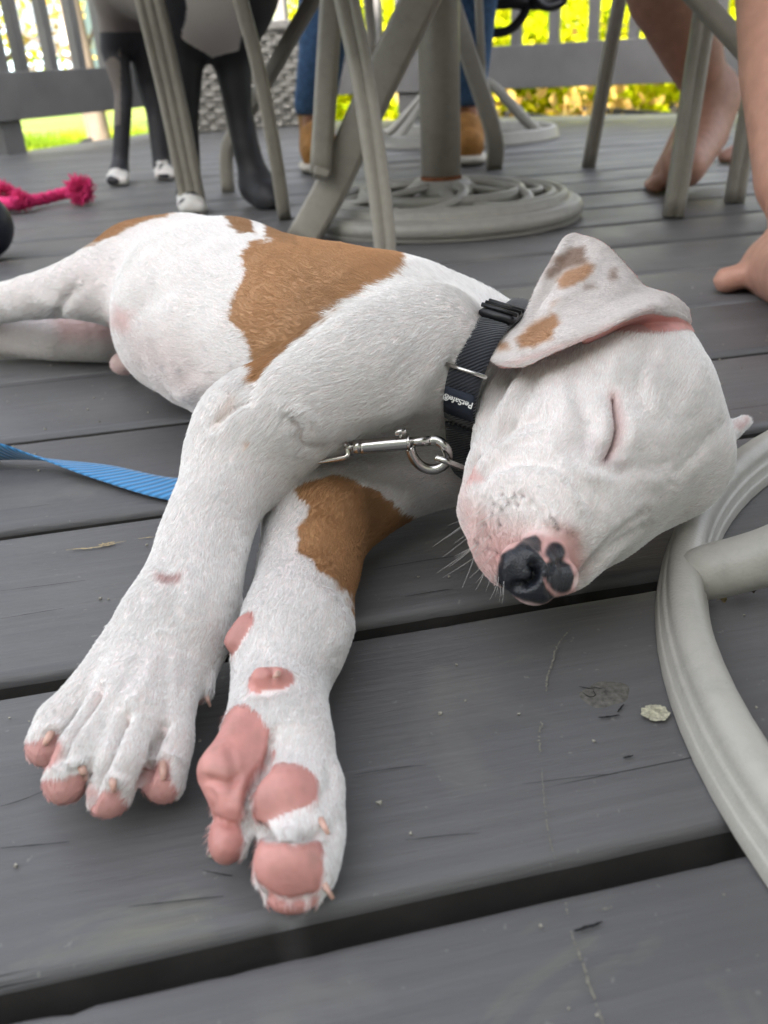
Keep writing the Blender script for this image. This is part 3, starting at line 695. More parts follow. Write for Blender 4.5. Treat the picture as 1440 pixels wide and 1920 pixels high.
# lower leg and paw
stroke([(600, 1085), (640, 1110), (660, 1160)], 9, -2.0, LOL); stroke([(620, 1130), (640, 1180), (620, 1230)], 20, 1.6, LOL)
stroke([(470, 1290), (500, 1296), (545, 1285)], 9, -1.6, LOL); stroke([(505, 1245), (512, 1262), (508, 1280)], 5, -1.5, LOL)
stroke([(515, 1375), (500, 1430), (470, 1470), (462, 1540)], 8, -2.5, LOL)
stroke([(380, 1460), (430, 1468), (460, 1445)], 9, -1.6, part == 'pad')
stroke([(478, 1550), (530, 1562), (596, 1556)], 7, -3.0, LOL)
stroke([(400, 1536), (430, 1548), (465, 1552)], 6, -2.5, LOL)
stroke([(612, 1420), (618, 1460), (608, 1500)], 12, -1.4, LOL); stroke([(640, 1520), (625, 1560), (612, 1600)], 12, -1.0, LOL)
stroke([(480, 1665), (530, 1690), (600, 1680)], 6, -2.0, LOL)
stroke([(560, 940), (620, 920), (700, 950)], 22, 1.4, LOL)
stroke([(508, 1425), (484, 1448), (468, 1480), (463, 1530), (468, 1556)], 8, -3.0, LOL); stroke([(466, 1556), (500, 1564), (560, 1568), (612, 1556)], 8, -3.0, LOL)
stroke([(430, 1400), (440, 1440), (430, 1500)], 9, -1.0, LOL); stroke([(385, 1470), (400, 1500), (395, 1530)], 8, -.8, LOL)
# nostrils: a comma-shaped hollow with a raised wing
stroke([(1000, 1060), (1006, 1074), (1000, 1090), (984, 1098), (966, 1098)], 7, -3.6, FACE); stroke([(988, 1030), (1004, 1044), (1020, 1066), (1018, 1086)], 7, .9, FACE)
stroke([(1050, 1056), (1062, 1052)], 5, -1.2, FACE); stroke([(955, 1040), (950, 1075), (965, 1110)], 10, .8, FACE)
disp += vnoise(V, 38, 1) * .0022 * (~np.isin(part, ['nose', 'pad', 'toe_upper'])) + vnoise(V, 110, 2) * .0004
V += NV * disp[:, None]; V[:, 2] = np.maximum(V[:, 2], .0003)
NV = vnormals(V, Q)

# coat colours
WHITE = np.array([.82, .805, .785]); TAN = np.array([.45, .245, .115]); SKIN = np.array([.66, .36, .33]); DARK = np.array([.016, .018, .024])
PADC = np.array([.57, .265, .235])
Cc = np.tile(WHITE, (len(V), 1)); Cc *= (1 + vnoise(V, 60, 3) * .06)[:, None]
bare = np.zeros(len(V)); noseM = np.zeros(len(V))
wob = lambda s, sc_=420: vnoise(V, sc_, s) * 2
Xw = X + wob(4) * 3 + wob(5, 150) * 5; Yw = Y + wob(6) * 3 + wob(7, 150) * 5
def paint(poly, col, edge, mask, amount=1.0, line=None, nb=0, wobble=True):
    i = box_of(poly, abs(edge) * 3 + (line or 0) + 12, mask)
    xx, yy = (Xw[i], Yw[i]) if wobble else (X[i], Y[i])
    d = poly_dist(xx, yy, poly, closed=line is None)
    if line is not None: d = d - line
    a = np.clip(.5 - d / (2 * edge), 0, 1); a = a * a * (3 - 2 * a) * amount
    Cc[i] = Cc[i] * (1 - a[:, None]) + np.asarray(col) * a[:, None]
    if nb: bare[i] = np.maximum(bare[i], a * nb)
TR = np.isin(part, ['trunk', 'neck', 'arm_upper'])
paint([(512, 420), (512, 452), (474, 456), (452, 484), (464, 510), (450, 537), (434, 575), (431, 603), (458, 622), (467, 662), (471, 689), (467, 716), (488, 702), (520, 664), (569, 624), (623, 580), (685, 546), (735, 524), (762, 512), (762, 430), (620, 380)], TAN, 3, TR)
paint([(160, 464), (195, 449), (233, 436), (282, 415), (330, 402), (352, 392), (350, 340), (150, 380)], TAN, 3, TR | (part == 'hind_upper'))
paint([(428, 424), (450, 436), (480, 440), (470, 400), (425, 400)], TAN * .8, 3, TR); paint([(500, 444), (520, 452), (560, 456), (560, 410), (500, 410)], TAN * .8, 3, TR)
paint([(552, 918), (590, 900), (628, 888), (653, 897), (677, 913), (710, 925), (733, 942), (760, 960), (800, 975), (800, 1020), (720, 1040), (700, 1200), (672, 1200), (664, 1150), (655, 1115), (633, 1092), (613, 1078), (593, 1070), (583, 1050), (557, 1030), (563, 1010), (558, 987), (577, 970), (580, 953), (567, 937)], TAN, 3, LOL)
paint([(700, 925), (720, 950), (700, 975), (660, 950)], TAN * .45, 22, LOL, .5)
paint([(463, 828), (465, 829)], TAN * 1.5, 6, UPL, .6, line=5); paint([(300, 1080), (335, 1076)], SKIN * .8, 7, UPL, .8, line=7)
paint([(405, 790), (440, 745)], TAN * 1.6, 14, UPL | TR, .25, line=4)
tm = np.clip((.62 - Cc[:, 2]) * 4, 0, 1)[:, None]; Cc *= 1 + tm * (vnoise(V, 28, 41) * .40 + vnoise(V, 8, 42) * .35)[:, None]
# bare belly skin
paint([(215, 575), (245, 590), (238, 625), (205, 610)], SKIN, 14, TRK, .55); paint([(100, 590), (230, 590), (215, 640), (120, 640)], SKIN, 18, part == 'hind_lower', .6)
paint([(225, 690)], SKIN, 12, part == 'belly_bump', .8, line=14) if False else None
Cc[part == 'belly_bump'] = WHITE * .4 + SKIN * .6
paint([(240, 620), (330, 640), (400, 720), (400, 780), (300, 740), (240, 690)], SKIN * .6 + WHITE * .4, 60, TR, .35)
for (x, y, r) in ((430, 690, 10), (450, 712, 9), (340, 690, 8), (305, 690, 6), (350, 745, 12), (260, 605, 5), (385, 650, 9), (210, 500, 4)):
    paint([(x, y), (x + 2, y + 6)], (.33, .29, .31), r, TRK, .5, line=2)
# toes and pads
PT = np.isin(part, ['toe_upper'])
pinks = PADC * .98 + np.array([.03, .02, .02])
for poly in ([(46, 1386), (70, 1388), (92, 1378), (114, 1372), (112, 1400), (98, 1440), (60, 1440), (38, 1400)],
             [(78, 1456), (112, 1458), (145, 1450), (165, 1444), (168, 1460), (165, 1490), (150, 1520), (100, 1520), (76, 1480)],
             [(158, 1528), (172, 1504), (194, 1478), (222, 1476), (240, 1505), (262, 1520), (240, 1550), (170, 1550)],
             [(262, 1468), (278, 1440), (292, 1420), (318, 1424), (322, 1465), (338, 1480), (325, 1520), (262, 1530)]):
    paint(poly, pinks, 4, PT, .92, nb=1, wobble=False)
for l in ([(188, 1285), (165, 1330), (130, 1385)], [(236, 1340), (205, 1415), (160, 1505)], [(310, 1360), (288, 1430), (262, 1500)]):
    paint(l, SKIN * .85, 10, PT, .35, line=3, wobble=False)
paint([(372, 1290), (392, 1330)], SKIN * .85, 6, part == 'dew_upper', .9, line=8)
m = part == 'pad'; Cc[m] = PADC * (1 + vnoise(V[m], 120, 9)[:, None] * .35) + np.array([.05, .0, .0]) * vnoise(V[m], 60, 11)[:, None]; bare[m] = 1
def furry(line, w):
    i = box_of(line, w + 14, LOL); d = poly_dist(X[i], Y[i], line, closed=False) - w + wob(12)[i] * 5; a = np.clip(.5 - d / 6, 0, 1)
    Cc[i] = Cc[i] * (1 - a[:, None]) + WHITE * a[:, None]; bare[i] *= (1 - a)
furry([(512, 1375), (508, 1425), (484, 1448), (468, 1480), (463, 1530), (470, 1556)], 5); furry([(466, 1556), (500, 1566), (560, 1572), (612, 1560)], 10); furry([(470, 1560), (462, 1600), (470, 1640), (480, 1668)], 5)
furry([(520, 1550), (566, 1556)], 12)
furry([(484, 1668), (540, 1694), (610, 1682)], 2.5); furry([(600, 1470), (604, 1530)], 5); furry([(612, 1570), (616, 1640), (600, 1672)], 6)
i = np.nonzero(part == 'pad')[0]; Cc[i] *= (1 + np.clip(vnoise(V[i], 700, 13), -.3, .3)[:, None] * .10); dk = np.clip(vnoise(V[i], 260, 14) - .18, 0, 1)[:, None] * 1.2; Cc[i] = Cc[i] * (1 - dk) + np.array([.30, .17, .13]) * dk
# face
paint([(866, 930), (900, 960), (960, 985), (1000, 1000), (1080, 1000), (1092, 1060), (1060, 1140), (930, 1130), (860, 1050)], SKIN * 1.05, 34, FACE, .62)
paint([(915, 1000), (950, 1010), (940, 1080), (900, 1060)], SKIN, 20, FACE, .4)
paint([(1020, 990), (1075, 1000), (1090, 1050), (1060, 1010)], SKIN * .95, 14, FACE, .6, nb=.4)
paint([(905, 905), (890, 870), (872, 905), (878, 925)], SKIN * 1.05, 9, FACE, .8, nb=.5); paint([(900, 858), (884, 888), (874, 906)], (.05, .03, .035), 3, FACE, .95, line=3, nb=1, wobble=False)
paint(eye, SKIN * .9, 12, FACE, .75, line=8, nb=.6, wobble=False); paint(eye, (.10, .04, .04), 2.5, FACE, .95, line=2.2, nb=1, wobble=False)
paint([(1100, 830), (1140, 862), (1165, 872)], (.42, .34, .36), 16, FACE, .45, line=8)
paint([(1060, 980), (1080, 1080)], SKIN, 16, FACE, .3, line=8)
for wx, wy in ((944, 929), (966, 930), (979, 931), (954, 944), (970, 947), (926, 945), (941, 956), (922, 965), (936, 985), (1042, 980), (1046, 992), (1036, 972), (915, 1010), (912, 1030), (898, 1018), (925, 1040), (905, 985)):
    paint([(wx - 1, wy - 1), (wx + 1, wy + 1)], (.20, .11, .11), 3.2, FACE, .9, line=2.6, nb=1, wobble=False)
for (x, y, r) in ((1075, 705, 7), (1235, 690, 7), (1205, 870, 8), (1065, 850, 5)):
    paint([(x, y), (x + 2, y + 3)], (.45, .42, .45), r, FACE, .35, line=2)
z2 = lambda *p: [(a / 2.182 + 780, b / 2.182 + 400) for a, b in p]
nose_dark = [z2((332, 1450), (345, 1400), (400, 1370), (440, 1330), (490, 1316), (515, 1340), (515, 1375), (500, 1392), (535, 1440), (545, 1480), (520, 1500), (540, 1540), (572, 1575), (520, 1600), (440, 1585), (370, 1545), (338, 1500))]
paint([(925, 1050), (960, 1010), (1010, 998), (1060, 1010), (1085, 1070), (1080, 1120), (1040, 1140), (960, 1120)], SKIN * .95, 8, FACE, .8, nb=.8)
paint(nose_dark[0], DARK, 3.0, FACE, 1, nb=1, wobble=False)
paint([(1041, 1033), (1043, 1036)], DARK, 3.5, FACE, 1, line=17, nb=1, wobble=False)
paint([(1047, 1072), (1053, 1086)], DARK, 3.5, FACE, 1, line=26, nb=1, wobble=False)
paint([(1092, 642), (1150, 610), (1220, 596), (1290, 600), (1306, 622), (1230, 626), (1150, 628)], SKIN * .8, 5, FACE, .95, nb=1, wobble=False)
paint([(1385, 800), (1402, 788)], SKIN * .9, 6, part == 'far_ear', .6, line=6)
stroke([(1020, 1010), (1024, 1045), (1036, 1066), (1030, 1100)], 4, -1.2, FACE) if False else None
paint([(1000, 1062), (1005, 1076), (997, 1090), (980, 1096)], (.003, .003, .004), 3, FACE, 1, line=4, wobble=False)
noseM = (Cc.mean(1) < .1).astype(float)
bare[part == 'nose'] = 1; bare[noseM > .5] = 1; bare[part == 'belly_bump'] = .4
# ------------------------------------------------ the skin material and mesh
mt, nt, b = mat_new('puppy_coat')
at_ = N(nt, 'ShaderNodeAttribute'); at_.attribute_name = 'coat'; nt.links.new(at_.outputs['Color'], b.inputs['Base Color'])
a2 = N(nt, 'ShaderNodeAttribute'); a2.attribute_name = 'finish'
b.inputs['Subsurface Weight'].default_value = .12; b.inputs['Subsurface Scale'].default_value = .003; b.inputs['Subsurface Radius'].default_value = (1, .35, .2)
sx = N(nt, 'ShaderNodeSeparateColor'); nt.links.new(a2.outputs['Color'], sx.inputs[0])
mr = N(nt, 'ShaderNodeMapRange'); mr.inputs['To Min'].default_value = .62; mr.inputs['To Max'].default_value = .36; nt.links.new(sx.outputs['Green'], mr.inputs['Value']); nt.links.new(mr.outputs[0], b.inputs['Roughness'])
vo = N(nt, 'ShaderNodeTexVoronoi', Scale=1300.0); tcn = N(nt, 'ShaderNodeTexCoord'); nt.links.new(tcn.outputs['Object'], vo.inputs['Vector'])
nz = N(nt, 'ShaderNodeTexNoise', Scale=500.0, Detail=4.0); nt.links.new(tcn.outputs['Object'], nz.inputs['Vector'])
mx = N(nt, 'ShaderNodeMix'); mx.data_type = 'FLOAT'; nt.links.new(sx.outputs['Red'], mx.inputs[0]); nt.links.new(nz.outputs['Fac'], mx.inputs[2]); nt.links.new(vo.outputs['Distance'], mx.inputs[3])
bp = N(nt, 'ShaderNodeBump', Strength=.35, Distance=.0006); nt.links.new(mx.outputs[0], bp.inputs['Height']); nt.links.new(bp.outputs[0], b.inputs['Normal'])
body = mesh_np('body', V, Q, mt); wht = (np.clip((Cc.mean(1) - .55) * 6, 0, 1) * .24)[:, None]; set_colors(body.data, Cc * (1 - wht) + SKIN * wht); adopt(pup_root, body)
fin = np.zeros((len(V), 3)); fin[:, 0] = noseM; fin[:, 1] = np.maximum(noseM, (part == 'pad') * .55); set_colors(body.data, fin, 'finish')

# ------------------------------------------------ short fur
def fur(name, V, Q, NV, C, dens, length, flow, n, mat, root, rad=.000085, seed=3, lift=.24, droop=.3, ref=None):
    r = np.random.default_rng(seed)
    A = np.linalg.norm(np.cross(V[Q[:, 2]] - V[Q[:, 0]], V[Q[:, 3]] - V[Q[:, 1]]), axis=1) * dens[Q].mean(1)
    A = A / np.maximum(((V[Q[:, 0]] - CC) @ FW), .15) ** 1.6
    cdf = np.cumsum(A); fi = np.searchsorted(cdf, r.random(n) * cdf[-1]); fi = np.minimum(fi, len(Q) - 1)
    u, v = r.random(n), r.random(n); q = Q[fi]; w = np.stack([(1 - u) * (1 - v), u * (1 - v), u * v, (1 - u) * v], 1)
    ip = lambda Z: (Z[q] * w[..., None]).sum(1) if Z.ndim == 2 else (Z[q] * w).sum(1)
    P, Nn, Cl, Fl, Ln = ip(V), ip(NV), ip(C), ip(flow), ip(length)
    Nn /= np.linalg.norm(Nn, axis=1)[:, None]
    wv = np.stack([vnoise(P, 90, 21), vnoise(P, 90, 22), vnoise(P, 90, 23)], 1) * .55 + r.normal(0, .11, (n, 3))
    T = Fl / (np.linalg.norm(Fl, axis=1)[:, None] + 1e-9) + wv; T -= Nn * (T * Nn).sum(1)[:, None]; T /= np.linalg.norm(T, axis=1)[:, None] + 1e-9
    Ln = Ln * r.uniform(.6, 1.25, n); k = 4; t = np.linspace(0, 1, k)
    lf = lift * r.uniform(.6, 1.4, n)
    pts = P[:, None] + T[:, None] * (t[None, :, None] * Ln[:, None, None] * .92) + Nn[:, None] * ((lf[:, None] * t - droop * lf[:, None] * t * t)[..., None] * Ln[:, None, None])
    pts[..., 2] = np.maximum(pts[..., 2], .0004)
    hc = bpy.data.hair_curves.new(name); hc.add_curves([k] * n)
    hc.position_data.foreach_set('vector', pts.astype(np.float32).ravel())
    ra = hc.attributes.get('radius') or hc.attributes.new('radius', 'FLOAT', 'POINT')
    rr = (rad * np.array([1, .9, .7, .15]))[None] * r.uniform(.7, 1.3, n)[:, None]; ra.data.foreach_set('value', rr.astype(np.float32).ravel())
    ca = hc.attributes.new('coat', 'FLOAT_COLOR', 'CURVE'); cc = np.ones((n, 4), np.float32); cc[:, :3] = Cl * (r.uniform(.86, 1.04, n) * (1 + vnoise(P + T * .004, 420, 31) * .09))[:, None]; ca.data.foreach_set('color', cc.ravel())
    hc.materials.append(mat); o = bpy.data.objects.new(name, hc); sc.collection.objects.link(o); adopt(root, o); o['kind'] = 'stuff'; return o
hm, nt, b = mat_new('hair'); ah = N(nt, 'ShaderNodeAttribute'); ah.attribute_name = 'coat'; nt.links.new(ah.outputs['Color'], b.inputs['Base Color'])
b.inputs['Roughness'].default_value = .55; b.inputs['Specular IOR Level'].default_value = .35
FL = pup.flow(V)
ln = np.full(len(V), .0037); ln[np.isin(part, ['head', 'jaw', 'far_ear'])] = .0028; ln[part == 'muzzle'] = .0019; ln[np.isin(part, ['fore_upper', 'fore_lower'])] = .0032; ln[np.isin(part, ['toe_upper', 'paw_lower'])] = .0024; ln[np.isin(part, ['hind_lower', 'belly_bump'])] = .003
ln[part == 'neck'] = .0055; ln[part == 'arm_upper'] = .0040
dn = np.clip(1 - bare, 0, 1)
NHAIR = 520000
Cf = np.where(Cc.mean(1, keepdims=True) > .6, Cc * 1.16, Cc * 1.08)
fur('fur', V, Q, NV, Cf, dn, ln, FL, NHAIR, hm, pup_root)
print('puppy', round(time.time() - T0, 1))
# ------------------------------------------------------------------ ears, claws, whiskers
def coons(Bt, Tp, Lf, Rt_, nu, nv):
    """surface patch between four edges: bottom and top run u = 0..1, left side is at u = 1, right side at u = 0"""
    def rs(P, n):
        P = smooth_path(P, 60) if len(P) > 2 else np.asarray(P, float); s = np.r_[0, np.cumsum(np.linalg.norm(np.diff(P[:, :2], axis=0), axis=1))]; t = np.linspace(0, s[-1], n)
        return np.stack([np.interp(t, s, P[:, k]) for k in range(3)], 1)
    b, t, l, r = rs(Bt, nu), rs(Tp, nu), rs(Lf, nv), rs(Rt_, nv); u = np.linspace(0, 1, nu)[:, None, None]; v = np.linspace(0, 1, nv)[None, :, None]
    return (1 - v) * b[:, None] + v * t[:, None] + (1 - u) * r[None] + u * l[None] - ((1 - u) * (1 - v) * b[0] + u * (1 - v) * b[-1] + (1 - u) * v * t[0] + u * v * t[-1])
def sheet(G, th, taper=.25):
    """grid of world points -> closed shell of thickness th with rounded rim"""
    nu, nv = G.shape[:2]; du = np.gradient(G, axis=0); dv = np.gradient(G, axis=1); n = np.cross(du, dv); n /= np.linalg.norm(n, axis=2)[..., None] + 1e-12
    if (n * (CC - G)).sum(-1).mean() < 0: n = -n
    a = np.minimum(np.arange(nu), np.arange(nu)[::-1])[:, None]; b = np.minimum(np.arange(nv), np.arange(nv)[::-1])[None]
    e = np.minimum(a, b) * 1.0; h = th * .5 * np.clip(np.sqrt(np.clip(e / 3.0, 0, 1)) + .06, 0, 1)
    A = G + n * h[..., None]; B = G - n * h[..., None]; V = np.concatenate([A.reshape(-1, 3), B.reshape(-1, 3)])
    i, j = np.meshgrid(np.arange(nu - 1), np.arange(nv - 1), indexing='ij'); a = (i * nv + j).ravel(); Q1 = np.stack([a, a + 1, a + nv + 1, a + nv], 1); o = nu * nv
    Q2 = Q1[:, ::-1] + o; rim = []
    bd = [(i_, 0) for i_ in range(nu)] + [(nu - 1, j_) for j_ in range(1, nv)] + [(i_, nv - 1) for i_ in range(nu - 2, -1, -1)] + [(0, j_) for j_ in range(nv - 2, 0, -1)]
    ix = [p * nv + q for p, q in bd]
    for k in range(len(ix)): p, q = ix[k], ix[(k + 1) % len(ix)]; rim.append((p, q, q + o, p + o))
    Q = np.vstack([Q1, Q2, rim]); me = bpy.data.meshes.new('t'); me.from_pydata(V.tolist(), [], Q.tolist()); bm = bmesh.new(); bm.from_mesh(me); bmesh.ops.recalc_face_normals(bm, faces=bm.faces)
    V2 = np.array([v.co[:] for v in bm.verts]); Q2 = np.array([[v.index for v in f.verts] for f in bm.faces]); bm.free(); bpy.data.meshes.remove(me); return V2, Q2, n
Bt = [(1296, 606, .413), (1268, 590, .388), (1222, 581, .366), (1174, 597, .362), (1130, 620, .361), (1092, 637, .361), (1050, 656, .362), (1018, 671, .364), (982, 687, .367), (940, 687, .371), (926, 680, .373)]
Tp = [(1291, 585, .420), (1262, 560, .414), (1211, 542, .411), (1184, 510, .410), (1147, 469, .413), (1119, 450, .416), (1078, 438, .418)]
Lf = [(926, 680, .373), (914, 664, .376), (922, 645, .380), (963, 616, .386), (985, 590, .391), (1009, 533, .400), (1037, 483, .410), (1058, 446, .416), (1078, 438, .418)]
Rr = [(1296, 606, .413), (1291, 585, .420)]
G = coons(Bt, Tp, Lf, Rr, 110, 64)
gx, gy = G[..., 0], G[..., 1]
def gst(line, w, mm):
    line = smooth_path([(a, b, 0) for a, b in line], 14)[:, :2]; d = poly_dist(gx.ravel(), gy.ravel(), line, closed=False).reshape(gx.shape); return mm * .001 * np.exp(-(d / w) ** 2)
dd = gst([(1085, 460), (1050, 510), (1015, 570)], 16, -2.5) + gst([(1110, 500), (1060, 560), (1030, 590), (980, 640)], 13, 2.2) + gst([(1060, 520), (1035, 560), (1010, 600)], 9, -1.8)
dd += gst([(1180, 560), (1120, 600), (1060, 620), (1000, 650)], 14, -1.6) + gst([(1220, 560), (1160, 585), (1100, 615), (1040, 640)], 10, 1.6) + gst([(1250, 575), (1200, 570), (1150, 590)], 12, 1.5)
dd += gst([(1270, 572), (1200, 548), (1150, 530)], 12, 1.5) + gst([(960, 650), (985, 655), (1020, 640)], 12, 1.4) + gst([(1130, 470), (1160, 500), (1190, 540)], 16, 1.4)
zz = G[..., 2] - dd + vnoise(np.stack([gx.ravel(), gy.ravel(), gx.ravel() * 0], 1), .03, 4).reshape(gx.shape) * .0014
d3 = F * FW + (gx - 720)[..., None] * RT + (960 - gy)[..., None] * UP; GW = CC + d3 * (zz / F)[..., None]
EV, EQ, en = sheet(GW, .0030)
EX, EY, EW = project(EV); EN = vnormals(EV, EQ)
# make sure the normals point out of the shell
front = ((CC - EV) * EN).sum(1) > 0
EC = np.tile(WHITE * .97, (len(EV), 1)); EC = EC * .92 + SKIN * .08 * 1.25
ebare = np.zeros(len(EV))
def epaint(poly, col, edge, amount=1., line=None, m=None):
    wx, wy = EX + vnoise(EV, 300, 5) * 9, EY + vnoise(EV, 300, 6) * 9; d = poly_dist(wx, wy, poly, closed=line is None)
    if line is not None: d = d - line
    a = np.clip(.5 - d / (2 * edge), 0, 1) * amount; a = a * front if m is None else a * m
    EC[:] = EC * (1 - a[:, None]) + np.asarray(col) * a[:, None]
T2 = TAN * 1.15 + .03; TD = np.array([.28, .155, .09])
for p, c, am in (([z2((620, 150), (700, 130), (705, 200), (640, 215), (600, 225), (590, 190))][0], TD, .75), (z2((560, 170), (610, 165), (600, 240), (560, 270), (525, 265)), TD, .7), (z2((610, 240), (700, 200), (735, 215), (725, 255), (650, 290), (600, 300), (585, 275)), T2, .85),
                 (z2((690, 285), (740, 290), (745, 305), (705, 312)), TD, .6), (z2((800, 225), (830, 228), (835, 265), (805, 270)), TD, .6),
                 (z2((480, 450), (570, 405), (595, 440), (570, 500), (500, 540), (430, 550), (415, 520)), T2, .9), (z2((330, 525), (380, 520), (385, 550), (345, 560)), T2, .8), (z2((560, 360), (600, 345), (560, 395)), T2, .35)):
    epaint(p, c, 5, am)
epaint([(1296, 606), (1222, 583), (1092, 637), (940, 687)], SKIN * 1.1, 6, .45, line=3)
EC[~front] = SKIN * 1.0
epaint([(1060, 446), (985, 590), (922, 645)], WHITE, 6, .6, line=3)
ear = mesh_np('ear', EV, EQ, mt); set_colors(ear.data, EC); adopt(pup_root, ear)
ears_label = 'upper ear flopped back, with tan spots'; ear['label'] = ears_label
efl = np.tile(nrm(at(930, 670, .1) - at(1290, 600, .1)), (len(EV), 1))
fur('ear_fur', EV, EQ, EN, EC * 1.18, np.where(front, 1.0, .05), np.full(len(EV), .0022), efl, 42000, hm, pup_root, seed=8)
# pink lining under the folded edge
def spt(x, y, off=.0):
    p = pup.surf(x, y, .25, .6, 300); return depth(p) - off if p is not None else .42
Lt = [(1294, 606, .411), (1268, 592, .389), (1222, 584, .368), (1174, 599, .3635), (1130, 622, .3625), (1092, 639, .3625)]
Lb = [(1303, 622, spt(1298, 622, -.001)), (1270, 624, spt(1270, 624, -.001)), (1220, 622, spt(1220, 622, -.001)), (1176, 622, spt(1176, 622, -.001)), (1135, 634, spt(1135, 634, -.001)), (1092, 646, spt(1092, 646, -.001))]
G2 = coons(Lb, Lt, [Lb[-1], Lt[-1]], [Lb[0], Lt[0]], 50, 16); v_ = np.linspace(0, 1, 16)[None, :]
zz = G2[..., 2] + .010 * np.sin(v_ * math.pi) * np.sin(np.linspace(.15, .95, 50) * math.pi)[:, None]
d3 = F * FW + (G2[..., 0] - 720)[..., None] * RT + (960 - G2[..., 1])[..., None] * UP
LV, LQ, _ = sheet(CC + d3 * (zz / F)[..., None], .0016); lin = mesh_np('ear_lining', LV, LQ, mt)
set_colors(lin.data, np.tile(SKIN * np.array([1.0, .82, .8]), (len(LV), 1)) * (1 + vnoise(LV, 200, 3)[:, None] * .3)); adopt(pup_root, lin)
# claws
M_claw = simple('claw_horn', (.60, .38, .31), .3, .15, 60, 0, spec=.5, sss=.2)
def on_body(x, y, off=0.0):
    p = pup.surf(x, y, .15, .6, 500); return p + (CC - p) / np.linalg.norm(CC - p) * off
for (x0, y0, x1, y1, r) in ((98, 1372, 84, 1396, 10), (152, 1434, 160, 1460, 10), (210, 1456, 214, 1484, 10), (306, 1430, 306, 1462, 10), (385, 1300, 394, 1324, 6), (600, 1535, 616, 1564, 8), (604, 1652, 624, 1684, 8), (522, 1262, 514, 1270, 7)):
    a, b = on_body(x0, y0, -.002), on_body(x1, y1, .0012) if pup.surf(x1, y1, .15, .6, 500) is not None else atd(x1, y1, depth(on_body(x0, y0)))
    m_ = (a + b) / 2 + (CC - a) / np.linalg.norm(CC - a) * .0022; pth = smooth_path([a, m_, b], 10); rr = r * .92 * mpp(a)
    tube('claw', pth, rr, M_claw, pup_root, 10, scale=np.linspace(1, .55, len(pth)))
# whiskers and chin hairs
M_wh = simple('whisker', (.75, .73, .7), .4, 0, 10, 0)
VW = []; FWs = []
for k in range(46):
    if k < 34: x0, y0 = rnd.choice(((944, 929), (966, 930), (954, 944), (926, 945), (941, 956), (922, 965), (936, 985), (1042, 980), (915, 1010), (912, 1030), (898, 1018), (925, 1040), (905, 985), (900, 960)))
    else: x0, y0 = rnd.uniform(900, 950), rnd.uniform(1070, 1095)
    p = pup.surf(x0, y0, .2, .5, 300)
    if p is None: continue
    dr = -RT * rnd.uniform(.2, 1) - UP * rnd.uniform(.1, 1.0) - FW * rnd.uniform(-.3, .6) if k < 30 else -UP * rnd.uniform(.5, 1) + RT * rnd.uniform(-.6, .3) - FW * rnd.uniform(-.2, .4)
    l = rnd.uniform(.010, .024) if k < 30 else rnd.uniform(.005, .010); e = p + nrm(dr) * l; md = (p + e) / 2 - FW * .002; 
    pth = smooth_path([p, md, e], 8); v, f = sweep_geo(pth, circle(.00009, 4), scale=np.linspace(1, .3, len(pth))); o_ = len(VW); VW += list(v); FWs += [tuple(i + o_ for i in ff) for ff in f]
o = mesh('whiskers', VW, FWs, M_wh); o['kind'] = 'stuff'; adopt(pup_root, o)

# ------------------------------------------------------------------ collar
def webbing(name, col, scale=900, sheen=.3):
    m, nt, b = mat_new(name); tc = N(nt, 'ShaderNodeTexCoord'); mp = N(nt, 'ShaderNodeMapping'); mp.inputs['Rotation'].default_value = (0, 0, math.radians(40)); nt.links.new(tc.outputs['UV'], mp.inputs[0])
    w = N(nt, 'ShaderNodeTexWave', Scale=scale, Distortion=.4, Detail=1.0); nt.links.new(mp.outputs[0], w.inputs['Vector'])
    r = ramp(nt, w.outputs['Color'], [(.2, tuple(c * .55 for c in col)), (.8, col)]); nt.links.new(r.outputs[0], b.inputs['Base Color']); b.inputs['Roughness'].default_value = .75; b.inputs['Sheen Weight'].default_value = sheen
    bp = N(nt, 'ShaderNodeBump', Strength=.6, Distance=.0008); nt.links.new(w.outputs['Fac'], bp.inputs['Height']); nt.links.new(bp.outputs[0], b.inputs['Normal']); return m
M_navy = webbing('navy_webbing', (.012, .015, .025), 230); M_blk = simple('black_plastic', (.012, .012, .014), .35, .2, 60, .1); M_steel = simple('nickel_steel', (.62, .60, .57), .2, .06, 60, .05, metal=1.0)
